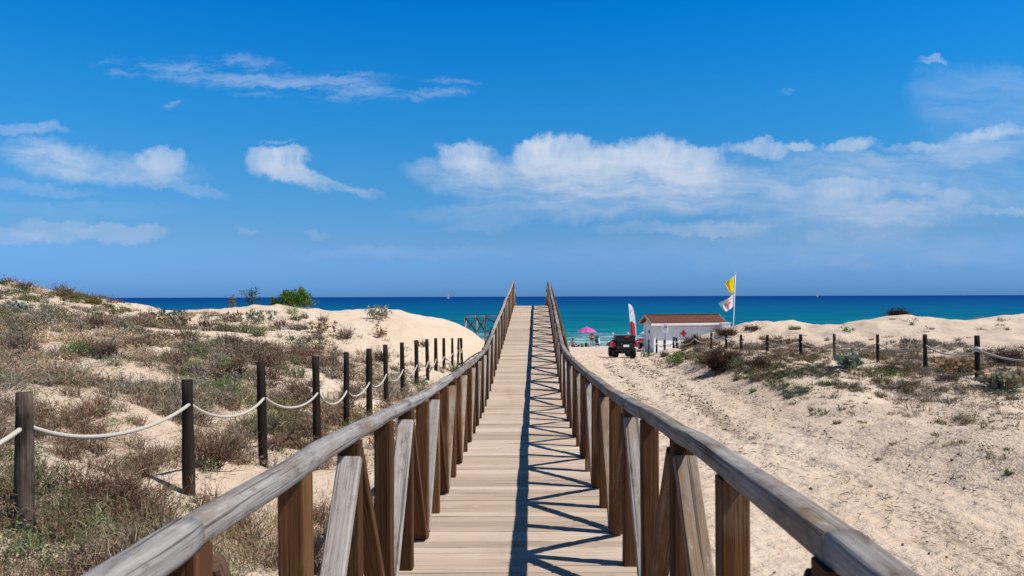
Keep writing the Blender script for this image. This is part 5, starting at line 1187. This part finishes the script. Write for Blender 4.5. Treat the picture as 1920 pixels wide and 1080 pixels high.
def sack(name, label, cat, px, Y, w_, d_, h_, mt, strap=None, seg=5):
    x = (px-CX)*Y/FPX; t = thing(name, (x, Y, gz(x, Y)), label, cat); m = MB(); rings = []
    for i in range(8):
        q = i/7; k = math.sin(PI*(.10+.80*q))**.45*(1.0-.22*q); ph = random.random()*6
        rings.append([(w_/2*k*math.cos(a_)*(1+.06*math.sin(3*a_+ph)), d_/2*k*math.sin(a_)*(1+.06*math.sin(4*a_)), h_*q) for a_ in np.linspace(0, 2*PI, 21)[:-1]])
    m.loft(rings, None, .5, True); m.build('body', M[mt], t)
    if strap: m = MB(); m.tube([(w_*.25*math.cos(q), -.02, h_*.96+h_*.28*math.sin(q)) for q in np.linspace(0, PI, 11)], .014, 6); m.build('handle', M[strap], t)
    return t
sack('beach_bag', 'grey beach bag standing by the foot of the pink umbrella', 'bag', 1103.5, 79.4, .36, .26, .44, 'greybag', 'navy')
sack('beach_bag', 'navy blue bag left of the grey bag under the umbrella', 'bag', 1098.5, 79.6, .30, .24, .46, 'navy', 'black')
sack('beach_bag', 'low green bag at the right end of the dark mat', 'bag', 1092, 79.3, .42, .32, .36, 'greenbag', 'greenbag')
mx = (1083-CX)*79.2/FPX; mt_ = thing('beach_mat', (mx, 79.2, gz(mx, 79.2)), 'crumpled dark blue beach mat between the seated person and the green bag', 'mat')
m = MB(); vs = [((u-.5)*.95, (v-.5)*.75, .03+.20*math.exp(-((u-.62)/.22)**2)*(.6+.4*math.sin(v*5+1))+.04*math.sin(u*13+v*6)) for u in np.linspace(0, 1, 15) for v in np.linspace(0, 1, 10)]
m.add(vs, [(i*10+j, (i+1)*10+j, (i+1)*10+j+1, i*10+j+1) for i in range(14) for j in range(9)], smooth=True); o = m.build('fabric', M['navy'], mt_); sd = o.modifiers.new('thickness', 'SOLIDIFY'); sd.thickness = .02
m = MB(); m.tube([(-.49, -.36, .035), (-.49, .36, .035)], .018, 6); m.build('edge_roll', M['navy'], mt_)
# ------------------------------------------------------------------ boats on the horizon
def sailboat(label, px, Y, h):
    x = (px-CX)*Y/FPX; t = thing('sailing_boat', (x, Y, 0), label, 'sailing boat', None, .3); L = h*.75
    m = MB(); rings = []
    for q in np.linspace(0, 1, 9):
        w_ = .16*L*math.sin(PI*min(q*.85+.12, 1))**.7; rings.append([((q-.5)*L, w_*c_, -.3+s_*.13*L*(1+.2*q)) for c_, s_ in ((0,-.3),(.6,0),(1,.75),(.95,1),(-.95,1),(-1,.75),(-.6,0))])
    m.loft(rings, None, .5, True); m.build('hull', M['boathull'], t)
    m = MB(); m.tube([(.05*L,0,.08*L),(.05*L,0,h)], .08, 8); m.tube([(.05*L,0,.2*L),(-.40*L,.3,.2*L)], .06, 6); m.build('mast', M['steel_pole'], t)
    for nm, tri in (('mainsail', [(.03*L,0,.22*L),(-.40*L,.4,.22*L),(.03*L,.0,h*.97)]), ('jib', [(.08*L,0,h*.88),(.49*L,0,.16*L),(.08*L,.5,.18*L)])):
        m = MB(); A, B_, C_ = [Vector(v) for v in tri]; N = 6; vs = []; idx = {}
        for i in range(N+1):
            for j in range(N+1-i):
                p = A*(1-(i+j)/N)+B_*(i/N)+C_*(j/N); p.y += .6*(i/N)*(j/N)*4*.5; idx[i, j] = len(vs); vs.append(p)
        fs = [(idx[i, j], idx[i+1, j], idx[i, j+1]) for i in range(N) for j in range(N-i)]+[(idx[i+1, j], idx[i+1, j+1], idx[i, j+1]) for i in range(N) for j in range(N-1-i)]
        m.add(vs, fs, smooth=True); so_ = m.build(nm, M['sail'], t); sd = so_.modifiers.new('thickness', 'SOLIDIFY'); sd.thickness = .03
    return t
sailboat('tiny white sailing boat on the horizon left of the boardwalk', 840, 2400, 13)
sailboat('faint tiny sailing boat on the horizon above the right dune', 1532, 3600, 15)
# ------------------------------------------------------------------ bent stick in the sand
c_ = at(1238, 690); st = thing('bent_stick', c_, 'thin bent grey stick poking out of the sand below the fence corner', 'stick')
k_ = c_.y/FPX; m = MB(); m.tube([(0,0,-.1),(.01,0,.10),(0,0,7*k_),(-3*k_,0,11*k_),(-5*k_,0,12*k_)], .016, 7, rf=lambda t: 1-.4*t); m.build('stem', M['stake'], st)
m = MB(); m.tube([(0,0,7*k_),(3*k_,.05,8.5*k_),(7*k_,.08,7.5*k_)], .010, 6); m.build('twig', M['stake'], st)
